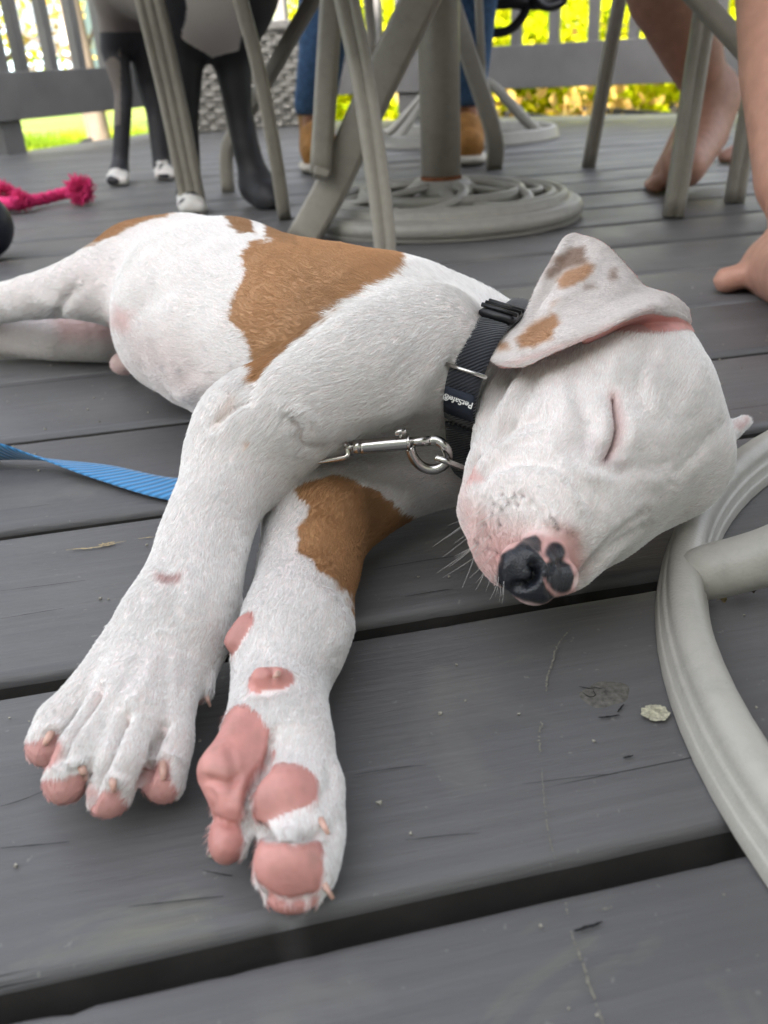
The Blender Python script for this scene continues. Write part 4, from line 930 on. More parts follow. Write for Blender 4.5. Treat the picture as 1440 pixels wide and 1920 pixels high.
def ribbon(name, A, B, th, mat, parent, closed=False):
    """strap between two edge lines A and B, with thickness and uv in metres"""
    A, B = np.asarray(A), np.asarray(B); n = len(A); T = np.gradient((A + B) / 2, axis=0) if not closed else np.roll((A + B) / 2, -1, 0) - np.roll((A + B) / 2, 1, 0)
    W_ = B - A; Nn = np.cross(T, W_); Nn /= np.linalg.norm(Nn, axis=1)[:, None]; m = 7; V = []; e = th / 2
    for s in np.linspace(0, 1, m): V.append(A + W_ * s + Nn * e * (.45 if s in (0, 1) else 1))
    for s in np.linspace(1, 0, m): V.append(A + W_ * s - Nn * e * (.45 if s in (0, 1) else 1))
    V = np.stack(V, 1); k = 2 * m; Fc = []
    for i in range(n if closed else n - 1):
        a, b = i * k, ((i + 1) % n) * k
        for j in range(k): Fc.append((a + j, a + (j + 1) % k, b + (j + 1) % k, b + j))
    if not closed: Fc += [tuple(range(k - 1, -1, -1)), tuple(range((n - 1) * k, n * k))]
    o = mesh(name, V.reshape(-1, 3), Fc, mat); me = o.data; uvl = me.uv_layers.new(name='UVMap')
    s = np.r_[0, np.cumsum(np.linalg.norm(np.diff((A + B) / 2, axis=0), axis=1))]; w = np.linalg.norm(W_, axis=1).mean(); cc_ = np.r_[np.linspace(0, w, m), np.linspace(w, 0, m)]
    li = np.empty(len(me.loops), np.int32); me.loops.foreach_get('vertex_index', li); uvl.data.foreach_set('uv', np.stack([s[li // k], cc_[li % k]], 1).astype(np.float32).ravel())
    if parent is not None: adopt(parent, o)
    return o
col = thing('dog_collar', 'dark navy webbing collar with black buckle round the sleeping puppy\'s neck', 'collar', at(900, 740, .05))
neckp = [p for i, p in enumerate(pup.p) if i < pup.layers[0] and p[6] in ('trunk', 'neck', 'arm_upper')]
def nfield(X):
    D = np.full(X.shape[:-1], 1.0)
    for p in neckp: D = Blob.comb(D, Blob.dist(p, X), p)
    return D
P1, P2 = atd(966, 596, .410), atd(872, 862, .422); a_ = nrm(P1 - P2); nk = nrm(Pn[-1] - Pn[0]); nk = nrm(nk - a_ * (nk @ a_)); b_ = np.cross(a_, nk); b_ = b_ if b_ @ FW > 0 else -b_
Cn = (P1 + P2) / 2 + b_ * .022; th_ = np.arange(96) / 96 * 2 * math.pi
def neck_r(off):
    out = []
    for t in th_:
        d = a_ * math.cos(t) + b_ * math.sin(t); s = np.linspace(0.0, .11, 200); f = nfield(Cn + nk * off + d * s[:, None]); i = np.argmax(f > 0); out.append(s[i] if f[i] > 0 else .06)
    r = np.array(out)
    for _ in range(6): r = (np.roll(r, 1) + r * 2 + np.roll(r, -1)) / 4
    return np.clip(r, .02, .075)
rA, rB = neck_r(-.008), neck_r(.008); dirs = a_[None] * np.cos(th_)[:, None] + b_[None] * np.sin(th_)[:, None]; rr = np.maximum(rA, rB) * .5 + (rA + rB) * .25 + .0022
CA, CB = Cn - nk * .0072 + dirs * rr[:, None], Cn + nk * .0072 + dirs * rr[:, None]
CA[:, 2] = np.maximum(CA[:, 2], .002); CB[:, 2] = np.maximum(CB[:, 2], .002)
ribbon('webbing', CA, CB, .0022, M_navy, col, True)
print('collar radius', rr.min().round(3), rr.max().round(3))
# which bit of the collar passes near a photo position
def col_at(x, y, off=0.0, w=0.0):
    mid = (CA + CB) / 2; px, py, dp = project(mid); i = np.argmin((px - x) ** 2 + (py - y) ** 2 + (dp > depth(Cn)) * 1e6)
    return mid[i] + dirs[i] * off + nk * w, i
def strap_patch(name, y0, y1, off, hw, th, mat, parent, xx=870):
    _, i0 = col_at(xx, y0); _, i1 = col_at(xx, y1); 
    if abs(i0 - i1) > 48: i0, i1 = (i0 + 96 if i0 < i1 else i0), (i1 + 96 if i1 < i0 else i1)
    ids = [i % 96 for i in range(min(i0, i1), max(i0, i1) + 1)]; mid = (CA + CB) / 2
    if len(ids) < 3: ids = [(ids[0] - 1) % 96] + ids + [(ids[-1] + 1) % 96]
    M_ = np.array([mid[i] + dirs[i] * off for i in ids]); return ribbon(name, M_ - nk * hw, M_ + nk * hw, th, mat, parent)
strap_patch('strap_loop', 700, 790, .0026, .0076, .0018, M_navy, col); strap_patch('strap_end', 800, 870, .0022, .0078, .0018, M_navy, col)
tagm = simple('woven_tag', (.022, .028, .045), .8, .1, 60, .1); strap_patch('woven_tag', 738, 775, .0044, .0070, .0009, tagm, col)
bk = strap_patch('buckle', 578, 618, .0028, .0082, .0036, M_blk, col, 945)
for y_ in (584, 594, 604, 614):
    p, i = col_at(945, y_, .0060); rib = tube('buckle_rib', [p - nk * .0085, p, p + nk * .0085], .0010, M_blk, None, 6); adopt(col, rib)
p, i = col_at(885, 700, .004); fr = tube('adjuster', [p - nk * .0098, p + nk * .0098], .0009, M_steel, None, 8); adopt(col, fr)
# lettering on the woven tag, reads upside down as in the picture
try:
    pt, i = col_at(868, 757, .0053)
    fc = bpy.data.curves.new('lettering', 'FONT'); fc.body = 'PetSafe\u00ae'; fc.size = .0038; fc.align_x = 'CENTER'; fc.align_y = 'CENTER'; fc.extrude = .00005; fc.offset = .00008
    fo = bpy.data.objects.new('lettering', fc); sc.collection.objects.link(fo)
    zax = dirs[i]; xax = nrm(-nk * 1.0 + 0 * zax); yax = np.cross(zax, xax)
    fo.matrix_world = Matrix(((xax[0], yax[0], zax[0], pt[0]), (xax[1], yax[1], zax[1], pt[1]), (xax[2], yax[2], zax[2], pt[2]), (0, 0, 0, 1)))
    fc.materials.append(M_white); bpy.context.view_layer.update(); lm = bpy.data.meshes.new_from_object(fo.evaluated_get(bpy.context.evaluated_depsgraph_get())); mtx = fo.matrix_world.copy(); lm.transform(mtx); bpy.data.objects.remove(fo); fo = new_obj('lettering', lm, M_white if not lm.materials else None, smooth=False); mw = fo.matrix_world.copy(); fo.parent = col; fo['kind'] = 'thing';  fo.matrix_parent_inverse = Matrix.Translation(-Vector(col.location)); 
except Exception as e: print('text', e)
# ------------------------------------------------------------------ leash with swivel snap hook
lea = thing('dog_leash', 'blue webbing leash with steel swivel hook, running under the puppy\'s foreleg', 'leash', at(330, 920, 0))
M_sky = webbing('blue_webbing', (.055, .29, .62), 70)
E1_ = [at(-900, 700, .002), at(-620, 740, .002), at(-420, 770, .010), at(-280, 790, .022), at(-160, 800, .03), at(-80, 812, .028), at(0, 832, .020), at(70, 857, .011), at(180, 898, .005), at(322, 938, .0025), at(430, 930, .002), at(510, 900, .008), at(570, 872, .028)]
E2_ = [at(-900, 745, .001), at(-620, 790, .001), at(-420, 830, .001), at(-280, 860, .001), at(-160, 880, .001), at(-80, 868, .0015), at(0, 862, .002), at(80, 862, .004), at(200, 872, .006), at(333, 897, .005), at(430, 880, .004), at(510, 868, .010), at(575, 850, .034)]
hk = lambda x, y, off=.004: on_body(x, y, off)
dpt = depth(hk(640, 850)) if pup.surf(640, 850) is not None else .41
E1_ += [atd(622, 862, .400)]; E2_ += [atd(628, 842, .404)]
ribbon('webbing', smooth_path(E1_, 130), smooth_path(E2_, 130), .0019, M_sky, lea)
M_teal = webbing('shaded_teal_webbing', (.02, .07, .10), 70)
snap = bpy.data.objects.new('snap_hook', None); sc.collection.objects.link(snap); adopt(lea, snap)
def steel(nm, pts, r, n=20, closed=False, scale=None):
    pth = smooth_path(pts, n) if len(pts) > 2 else pts; o = tube(nm, pth, r, M_steel, None, 12, scale=scale, closed=closed); adopt(lea, o); return o
Dh = .380
H_ = lambda x, y, d=0: atd(x, y, Dh + d)
m1 = Dh / F * 1.12
steel('swivel_eye', [H_(584, 866, .004), H_(610, 863, .002), H_(646, 857), H_(652, 850), H_(650, 838), H_(648, 832), H_(620, 836, .012), H_(590, 845, .016), H_(582, 856, .012), H_(584, 866, .004)], 5 * m1, 48)
steel('swivel_collar', [H_(662, 838), H_(678, 837)], 12 * m1); steel('swivel_pin', [H_(648, 839), H_(664, 838)], 6 * m1)
steel('barrel', [H_(676, 838), H_(720, 834), H_(766, 830)], 12.5 * m1, scale=None); steel('barrel_end', [H_(763, 830), H_(768, 829.5)], 15 * m1)
steel('bolt', [H_(766, 829), H_(808, 826)], 8.5 * m1)
steel('hook', [H_(768, 838, .001), H_(775, 858, .003), H_(790, 874, .005), H_(812, 880, .006), H_(832, 872, .005), H_(840, 856, .003), H_(834, 838, 0), H_(820, 827, 0), H_(806, 825.5)], 9 * m1, 40)
steel('thumb_lever', [H_(740, 811, -.004), H_(761, 808, -.004)], 5.5 * m1); steel('lever_pin', [H_(751, 829), H_(751, 811, -.003)], 3 * m1)
steel('link', [H_(816, 858, -.002), H_(840, 866, -.003), H_(868, 878, .002), H_(880, 886, .012)], 5.5 * m1)
print('collar+leash', round(time.time() - T0, 1))
# ------------------------------------------------------------------ patio furniture, taupe powder-coated
def powder(name, col, stain=.35):
    m, nt, b = mat_new(name); tc = N(nt, 'ShaderNodeTexCoord')
    n1 = N(nt, 'ShaderNodeTexNoise', Scale=70.0, Detail=8.0, Roughness=.7); n2 = N(nt, 'ShaderNodeTexNoise', Scale=700.0, Detail=3.0); n3 = N(nt, 'ShaderNodeTexNoise', Scale=150.0, Detail=4.0, Roughness=.8)
    for n in (n1, n2, n3): nt.links.new(tc.outputs['Object'], n.inputs['Vector'])
    r = ramp(nt, n1.outputs['Fac'], [(.3, tuple(c * .86 for c in col)), (.5, col), (.75, tuple(min(.9, c * 1.07) for c in col))])
    r2 = ramp(nt, n3.outputs['Fac'], [(.66, (0,) * 3), (.72, (stain,) * 3)]); mx = N(nt, 'ShaderNodeMix'); mx.data_type = 'RGBA'; nt.links.new(r2.outputs[0], mx.inputs[0]); nt.links.new(r.outputs[0], mx.inputs[6]); mx.inputs[7].default_value = (.10, .085, .06, 1)
    nt.links.new(mx.outputs[2], b.inputs['Base Color']); b.inputs['Roughness'].default_value = .42; b.inputs['Specular IOR Level'].default_value = .5
    bp = N(nt, 'ShaderNodeBump', Strength=.3, Distance=.0007); nt.links.new(n2.outputs['Fac'], bp.inputs['Height']); nt.links.new(bp.outputs[0], b.inputs['Normal']); return m
M_taupe = powder('taupe_powder_coat', (.32, .298, .255)); M_pale = powder('weathered_pale_coat', (.42, .405, .365)); M_sling = simple('sling_fabric', (.16, .13, .10), .9, .2, 300, .3)
M_rust = simple('rust', (.16, .055, .02), .9, .4, 200, .4)
def ring_profile(s=1.0):
    cs = ((0, .0112, .0240), (.0085, .0058, .0160), (.0118, .0048, .0065), (-.0085, .0058, .0160), (-.0118, .0048, .0065))
    X_ = np.linspace(-.0166, .0166, 61); h = np.full(len(X_), .001)
    for x, r, z in cs:
        q = r * r - (X_ - x) ** 2; h = np.maximum(h, np.where(q > 0, z + np.sqrt(np.maximum(q, 0)), 0))
    return [(x * s, z * s) for x, z in zip(X_, h)] + [(X_[-1] * s, .0006), (X_[0] * s, .0006)]
def swivel_chair(c, R_, arms, label, mat, seat_rot=0, s=1.0, joint_z=.016, hub_z=.10):
    t = thing('swivel_chair', label, 'patio chair', c, 'swivel chairs'); c = np.asarray(c, float)
    a = np.arange(120) / 120 * 2 * math.pi; P = c + np.stack([np.cos(a) * R_, np.sin(a) * R_, a * 0], 1)
    V, Fc = sweep_geo(P, ring_profile(s), closed=True); o = mesh('base_ring', V, Fc, mat); adopt(t, o)
    for an in arms:
        d = np.array([math.cos(an), math.sin(an), 0]); pts = [c + d * (R_ - .001) + [0, 0, joint_z], c + d * R_ * .9 + [0, 0, joint_z + .014], c + d * R_ * .8 + [0, 0, joint_z + .034], c + d * R_ * .4 + [0, 0, hub_z * .8], c + d * .03 + [0, 0, hub_z]]
        pth = smooth_path(pts, 24); k = len(pth); scl = np.ones(k); scl[:2] = [.8, .95]; tube('base_arm', pth, .0122 * (s if s > .85 else 1.0), mat, t, 16, scale=scl)
    tube('post', [c + [0, 0, hub_z - .03], c + [0, 0, .36]], .028, mat, t, 20); tube('swivel_plate', [c + [0, 0, .34], c + [0, 0, .37]], .09, M_taupe, t, 24)
    e = np.array([math.cos(seat_rot), math.sin(seat_rot), 0]); f = np.array([-e[1], e[0], 0])
    fr = [c + e * x + f * y + [0, 0, .42] for x, y in ((-.23, -.24), (.23, -.24), (.25, 0), (.23, .24), (-.23, .24))]
    tube('seat_frame', smooth_path(fr + [fr[0]], 40), .014, M_taupe, t, 10)
    boxm('seat', c + np.array([0, 0, .415]), (.44, .46, .022), seat_rot, M_sling, t, .008); 
    for s_ in (-1, 1): tube('back_post', [c - e * .22 + f * .24 * s_ + [0, 0, .42], c - e * .28 + f * .24 * s_ + [0, 0, .7], c - e * .36 + f * .22 * s_ + [0, 0, 1.0]], .014, M_taupe, t, 10, 12)
    boxm('backrest', c - e * .29 + np.array([0, 0, .74]), (.02, .44, .48), seat_rot, M_sling, t, .006, Matrix.Rotation(-.2, 4, 'Y'))
    return t
RC = np.array([.4115, .226, 0.0]); RR = .310 - .0109
ja = at(1283, 1062, .018); ang = math.atan2(ja[1] - RC[1], ja[0] - RC[0])
swivel_chair(RC, RR, [ang + k * math.pi / 2 for k in range(4)], 'pale ringed base of a swivel chair beside the sleeping puppy\'s head', M_pale, math.radians(180), .66, .0125, .15)
c4 = at(868, 262, 0); c4[2] = 0
swivel_chair(c4, .262, [math.radians(v) for v in (30, 150, 215, 325)], 'swivel chair with a ringed base standing behind the table pole', M_pale, math.radians(-60), .9, .014, .17)

# table
tb = thing('patio_table', 'round patio table on a thick pole over an interlaced cast base', 'table', (.113, 1.40, 0)); TC = np.array([.113, 1.405, 0.0])
TS = .212
M_tb = powder('table_base_coat', (.33, .318, .285), .2)
def lathe_ring(name, prof, parent, mat, c=TC, n=96):
    a = np.arange(n) / n * 2 * math.pi; m = len(prof); V = np.array([[c[0] + r * math.cos(t), c[1] + r * math.sin(t), c[2] + z] for t in a for r, z in prof]); Fc = []
    for i in range(n):
        for j in range(m): Fc.append((i * m + j, ((i + 1) % n) * m + j, ((i + 1) % n) * m + (j + 1) % m, i * m + (j + 1) % m))
    o = mesh(name, V, Fc, mat); adopt(parent, o); return o
arc = lambda cx, cz, r, a0, a1, k=7: [(cx + r * math.cos(math.radians(a0 + (a1 - a0) * i / k)), cz + r * math.sin(math.radians(a0 + (a1 - a0) * i / k))) for i in range(k + 1)]
lathe_ring('base_rim', [(TS - .05, .001), (TS - .002, .001)] + arc(TS - .012, .014, .012, -60, 100) + [(TS - .020, .026), (TS - .022, .029)] + arc(TS - .030, .030, .008, 20, 150) + [(TS - .040, .032)] + arc(TS - .046, .033, .006, 20, 160) + [(TS - .055, .030), (TS - .056, .001)], tb, M_tb)
lathe_ring('inner_ring', arc(.118, .037, .009, -20, 200, 10) + [(.109, .020), (.127, .020)], tb, M_tb)
for k in range(6):
    a0 = k * math.pi / 3 + .2; d = np.array([math.cos(a0), math.sin(a0), 0]); f = np.array([-d[1], d[0], 0]); pts = []
    for q in np.linspace(0, 2 * math.pi, 15)[:-1]:
        rr_ = .088 + .068 * math.cos(q); pts.append(TC + d * rr_ + f * .052 * math.sin(q) + np.array([0, 0, .052 - rr_ * .13 + .004 * math.sin(q)]))
    pth = smooth_path(pts + [pts[0]], 56)[:-1]; V, Fc = sweep_geo(pth, circle(.0055, 8, .0085), closed=True); o = mesh('interlaced_loop', V, Fc, M_tb); adopt(tb, o)
lathe_ring('boss', [(.0, .02), (.058, .03), (.056, .045), (.046, .052), (.040, .056), (0, .056)], tb, M_tb)
tube('pole', [TC + [0, 0, .055], TC + [0, 0, .25], TC + [0, 0, .50], TC + [0, 0, .69]], .0295, M_taupe, tb, 32)
lathe_ring('rust_band', [(.0300, .050), (.0308, .053), (.0306, .060), (.0297, .062), (.028, .055)], tb, M_rust)
boxm_ = lathe_ring('table_top', [(0, .69), (.50, .69), (.52, .695), (.525, .705), (.52, .715), (.50, .718), (0, .718)], tb, M_taupe)

# chairs with flat tapering legs : every member is traced where it stands
def flat_prof(w, h, ribs=0):
    if not ribs: return rounded_box_prof(w, h, min(w, h) * .3)
    p = []; n = ribs * 6
    for i in range(n + 1): t = i / n; p.append((-w / 2 + w * t, h / 2 - abs(math.cos(t * math.pi * ribs)) ** 6 * h * .16))
    for i in range(n + 1): t = 1 - i / n; p.append((-w / 2 + w * t, -h / 2 + abs(math.cos(t * math.pi * ribs)) ** 6 * h * .16))
    return [(a, b) for a, b in p]
def bar(name, pts, w, h, t, mat=None, ribs=0, face=None):
    pth = smooth_path(pts, 20) if len(pts) > 2 else np.linspace(pts[0], pts[1], 6)
    pth[:, 2] = np.maximum(pth[:, 2], .0005)
    fv = -FW if face is None else face
    V, Fc = sweep_geo(pth, flat_prof(w, h, ribs), up=fv); o = mesh(name, V, Fc, mat or M_taupe); adopt(t, o); return o
def up_to(p0, p1, z):
    p0, p1 = np.asarray(p0), np.asarray(p1); return p1 + (p1 - p0) * ((z - p1[2]) / (p1[2] - p0[2]))
def seat_on(t, c, rot, w=.46, d=.44, z=.43, back=1):
    c = np.array([c[0], c[1], 0.0]); e = np.array([math.cos(rot), math.sin(rot), 0]); f = np.array([-e[1], e[0], 0])
    fr = [c + e * x + f * y + [0, 0, z] for x, y in ((-d / 2, -w / 2), (d / 2, -w / 2), (d / 2, w / 2), (-d / 2, w / 2))]
    for i in range(4): tube('seat_frame', [fr[i], fr[(i + 1) % 4]], .012, M_taupe, t, 10)
    boxm('seat', c + np.array([0, 0, z]), (d - .02, w - .02, .012), rot, M_sling, t, .004)
    for s_ in (-1, 1): tube('back_post', [c - e * d / 2 + f * w / 2 * s_ + [0, 0, z], c - e * (d / 2 + .04) + f * w / 2 * s_ + [0, 0, .7], c - e * (d / 2 + .12) + f * w / 2 * s_ + [0, 0, .98]], .012, M_taupe, t, 10, 12)
    boxm('backrest', c - e * (d / 2 + .06) + np.array([0, 0, .74]), (.012, w - .02, .44), rot, M_sling, t, .004, Matrix.Rotation(-.2, 4, 'Y'))
# left chair before the standing dog
t = thing('patio_chair', 'taupe patio chair with a wide ribbed leg standing before the grey dog', 'patio chair', at(450, 400), 'patio chairs round the table')
a0, a1 = at(366, 398), aty(279, -8, 1.52); bar('leg', [a0, aty(322, 180, 1.57), a1, up_to(a0, a1, .43)], .042, .022, t, ribs=3)
b0, b1 = at(534, 410), aty(449, -8, 1.40); bar('leg', [b0, aty(516, 290, 1.452), aty(485, 130, 1.425), b1, up_to(aty(485, 130, 1.425), b1, .43)], .021, .019, t)
c0_ = at(428, 360); c1_ = aty(590, -8, 1.76); bar('leg', [c0_, aty(424, 300, 1.865), aty(432, 262, 1.86), aty(462, 215, 1.84), aty(520, 115, 1.80), c1_, up_to(aty(520, 115, 1.80), c1_, .43)], .026, .022, t)
seat_on(t, (-.18, 1.66), math.radians(75))
d0 = at(250, 330); 
# centre chair with crossed members
t = thing('patio_chair', 'taupe patio chair with crossed flat bars standing behind the puppy\'s back', 'patio chair', at(650, 470), 'patio chairs round the table')
a0, a1 = at(724, 500), aty(648, -8, 1.12); bar('leg', [a0, aty(716, 400, 1.078), aty(684, 170, 1.10), a1, up_to(aty(684, 170, 1.10), a1, .43)], .0265, .024, t, ribs=2)
b0, b1 = at(566, 452), aty(792, -8, 1.22); bar('brace', [b0, aty(625, 345, 1.255), aty(700, 180, 1.24), b1, up_to(aty(700, 180, 1.24), b1, .43)], .045, .022, t)
d0, d1 = aty(601, 326, 1.240), aty(622, -8, 1.245); bar('strut', [d0, d1, up_to(d0, d1, .43)], .028, .024, t); bar('bracket', [aty(588, 322, 1.232), aty(616, 330, 1.232)], .012, .02, t)
seat_on(t, (.02, 1.12), math.radians(90), back=1)
# bent legged chair right of the pole
t = thing('patio_chair', 'patio chair with a bent leg standing right of the table pole, before the tan boots', 'patio chair', at(925, 318), 'patio chairs round the table')
a0 = at(926, 317); a1 = aty(842, -8, 2.06); bar('leg', [a0, aty(929, 270, 1.995), aty(918, 222, 2.0), aty(894, 150, 2.02), aty(866, 65, 2.04), a1, up_to(aty(866, 65, 2.04), a1, .43)], .036, .024, t)
bar('strut', [aty(906, 185, 2.02), aty(897, -8, 2.05), up_to(aty(906, 185, 2.02), aty(897, -8, 2.05), .43)], .016, .014, t)
bar('leg', [at(700, 262), aty(705, 200, 2.5), aty(690, -8, 2.45)], .024, .02, t)
seat_on(t, (.2, 2.3), math.radians(-90))
# right chair
t = thing('patio_chair', 'taupe patio chair with slim tapered legs under the barefoot sitter at the right', 'patio chair', at(1250, 360), 'patio chairs round the table')
for (x0, y0, x1, y1, dy, w) in ((1262, 407, 1326, -8, 0.03, .0275), (1103, 314, 1163, -8, .02, .0265), (1376, 380, 1432, 60, .02, .0265)):
    p0 = at(x0, y0); p1 = aty(x1, y1, p0[1] + dy); bar('leg', [p0, p1, up_to(p0, p1, .43)], w, .024, t, ribs=2)
p0 = at(1290, 330); q0 = aty(1300, -12, 1.26); q1 = aty(1420, 118, 1.20); bar('stretcher', [q0 + (q0 - q1) * .6, q0, q1, q1 + (q1 - q0) * .4], .024, .02, t)
seat_on(t, (.60, 1.58), math.radians(190))
# scrolled iron under the far swivel seat
sc_ = thing('scroll_bracket', 'dark curled iron bracket hanging under the far swivel chair seat', 'bracket', aty(960, 30, 2.5))
tube('scroll', [aty(925, 62, 2.5), aty(950, 58, 2.5), aty(975, 38, 2.5), aty(990, 5, 2.5), aty(992, -30, 2.5)], .012, M_blk, sc_, 10, 24)
tube('scroll', [aty(925, 8, 2.5), aty(960, 6, 2.5), aty(1000, 8, 2.5), aty(1030, 4, 2.5), aty(1050, -12, 2.5)], .014, M_blk, sc_, 10, 24)
tube('scroll', [aty(1000, -10, 2.48), aty(1012, 8, 2.48), aty(1030, 14, 2.48), aty(1055, 4, 2.48), aty(1060, -20, 2.48)], .010, M_blk, sc_, 10, 24)

# ------------------------------------------------------------------ wicker box
M_wick = simple('grey_wicker', (.30, .285, .26), .6, .25, 30, .3)
wb = thing('wicker_box', 'grey woven wicker storage box by the railing behind the standing dog', 'storage box', at(460, 240))
w0, w1 = at(338, 252), at(586, 234); e = nrm2(w1 - w0); f = np.array([-e[1], e[0], 0]); Lw = np.linalg.norm((w1 - w0)[:2]); Dw = .30; Hw = .34
boxm('liner', w0 + e * Lw / 2 + f * Dw / 2 + np.array([0, 0, Hw / 2]), (Lw - .02, Dw - .02, Hw - .01), math.atan2(e[1], e[0]), M_dark, wb, 0)
VV = []; FF = []; rows = 17; st = Lw / 16
def addg(V, Fc):
    o_ = len(VV); VV.extend(V); FF.extend([tuple(i + o_ for i in q) for q in Fc])
for side in (0, 1):
    oo, dd_, nn, ll = (w0, e, -f, Lw) if side == 0 else (w1, f, e, Dw)
    for rw in range(rows):
        z = .012 + rw * (Hw - .02) / (rows - 1); s_ = np.linspace(0, ll, int(ll / st) * 4 + 1); off = .006 * np.cos(s_ / st * math.pi + rw * math.pi)
        P = oo + dd_ * s_[:, None] + nn * off[:, None] + np.array([0, 0, z]); V, Fc = sweep_geo(P, rounded_box_prof(.004, .0185, .0018, 1), up=(0, 0, 1)); addg(V, Fc)
    for s_ in np.arange(st / 2, ll, st): V, Fc = sweep_geo([oo + dd_ * s_ + [0, 0, .003], oo + dd_ * s_ + [0, 0, Hw - .003]], circle(.004, 6), up=(1, 0, 0)); addg(V, Fc)
o = mesh('weave', VV, FF, M_wick); o['kind'] = 'stuff'; adopt(wb, o)
boxm('lid', w0 + e * Lw / 2 + f * Dw / 2 + np.array([0, 0, Hw + .015]), (Lw + .03, Dw + .03, .035), math.atan2(e[1], e[0]), M_wick, wb, .008)
boxm('side_stripe', w0 + e * (Lw + .012) + f * Dw / 2 + np.array([0, 0, .18]), (.006, Dw * .9, .06), math.atan2(e[1], e[0]), M_dark, wb, .001)

# ------------------------------------------------------------------ rope toy, ball, bits on the deck
M_pink = simple('pink_rope', (.85, .045, .20), .85, .35, 220, .6)
rt = thing('rope_toy', 'knotted hot pink rope dog toy lying on the deck', 'dog toy', at(80, 380))
path = smooth_path([at(-90, 372, .02), at(-20, 378, .02), at(20, 382, .02), at(48, 377, .018), at(75, 374, .016), at(110, 365, .018), at(132, 360, .02), at(150, 355, .026)], 70)
for s_ in range(3):
    a = np.linspace(0, 22 * math.pi / 2, len(path)) + s_ * 2.094; off = np.stack([np.zeros(len(a)), np.cos(a), np.sin(a)], 1) * .0055
    tube('strand', path + off, .0065, M_pink, rt, 8)
def pom(c, r_, n, seed, name, parent, mat, l=.02, rad=.0011):
    r = np.random.default_rng(seed); d = r.normal(size=(n, 3)); d /= np.linalg.norm(d, axis=1)[:, None]; V = []; Fc = []
    for k in range(n):
        p = c + d[k] * r_ * .5; q = c + d[k] * r_ * r.uniform(.85, 1.15) + r.normal(0, .003, 3); p[2] = max(p[2], .002); q[2] = max(q[2], .002)
        v, f_ = sweep_geo([p, (p + q) / 2 + r.normal(0, .002, 3), q], circle(rad, 4)); o_ = len(V); V += list(v); Fc += [tuple(i + o_ for i in x) for x in f_]
    o = mesh(name, V, Fc, mat); o['kind'] = 'stuff'; adopt(parent, o)
pom(at(150, 357, .028), .026, 420, 3, 'frayed_end', rt, M_pink); pom(at(40, 376, .022), .018, 260, 4, 'frayed_knot', rt, M_pink); pom(at(8, 368, .026), .026, 420, 5, 'frayed_knot', rt, M_pink)
bm = bmesh.new(); bmesh.ops.create_uvsphere(bm, u_segments=32, v_segments=20, radius=.045); bmesh.ops.transform(bm, matrix=Matrix.Translation(Vector(at(-40, 424, .045))), verts=bm.verts)
me = bpy.data.meshes.new('ball'); bm.to_mesh(me); bm.free(); o = new_obj('ball', me, simple('black_rubber', (.015, .017, .03), .4, .2, 30, .1)); tag(o, 'black rubber ball at the left edge of the deck', 'ball')
# round dried seed disc
sd_ = thing('seed_disc', 'pale papery round seed pod on the plank beside the chair ring', 'seed pod', at(1228, 1337))
r_ = np.random.default_rng(4); c = at(1228, 1338, .0007); n = 40; V = [c + [0, 0, .001]]
for ring, rr_ in ((1, .0022), (2, .0038), (3, .0052)):
    for k in range(n): a = k / n * 2 * math.pi; w_ = 1 + .05 * math.sin(a * 7 + ring) + r_.normal(0, .03); V.append(c + np.array([math.cos(a) * rr_ * w_, math.sin(a) * rr_ * w_ * .9, r_.uniform(0, .0009)]))
Fc = [(0, 1 + k, 1 + (k + 1) % n) for k in range(n)] + [(1 + q * n + k, 1 + (q + 1) * n + k, 1 + (q + 1) * n + (k + 1) % n, 1 + q * n + (k + 1) % n) for q in range(2) for k in range(n)]
adopt(sd_, mesh('disc', V, Fc, simple('papery_seed', (.52, .50, .38), .35, .4, 700, .6), smooth=False))
# dry leaf scraps
for k, (x, y, s, lab) in enumerate(((1350, 1122, .006, 'dry curled leaf scrap under the swivel base arm'), (1408, 1106, .004, 'small dark twig scrap at the base arm\'s right end'), (155, 845, .0001, ''))):
    if not lab: continue
    c = at(x, y, .003); V = [c + np.array([(-1 + 2 * i / 5) * s * .35, (j - 1) * s * .45, .0015 * math.sin(i * 1.3 + j) + .0006]) for j in range(4) for i in range(6)]
    Fc = [(j * 6 + i, j * 6 + i + 1, j * 6 + i + 7, j * 6 + i + 6) for j in range(3) for i in range(5)]
    o = mesh('leaf_scrap', V, Fc, simple('dry_leaf', (.42, .34, .20) if k == 0 else (.08, .06, .04), .8, .5, 500, .4), smooth=False); tag(o, lab, 'dry leaf')

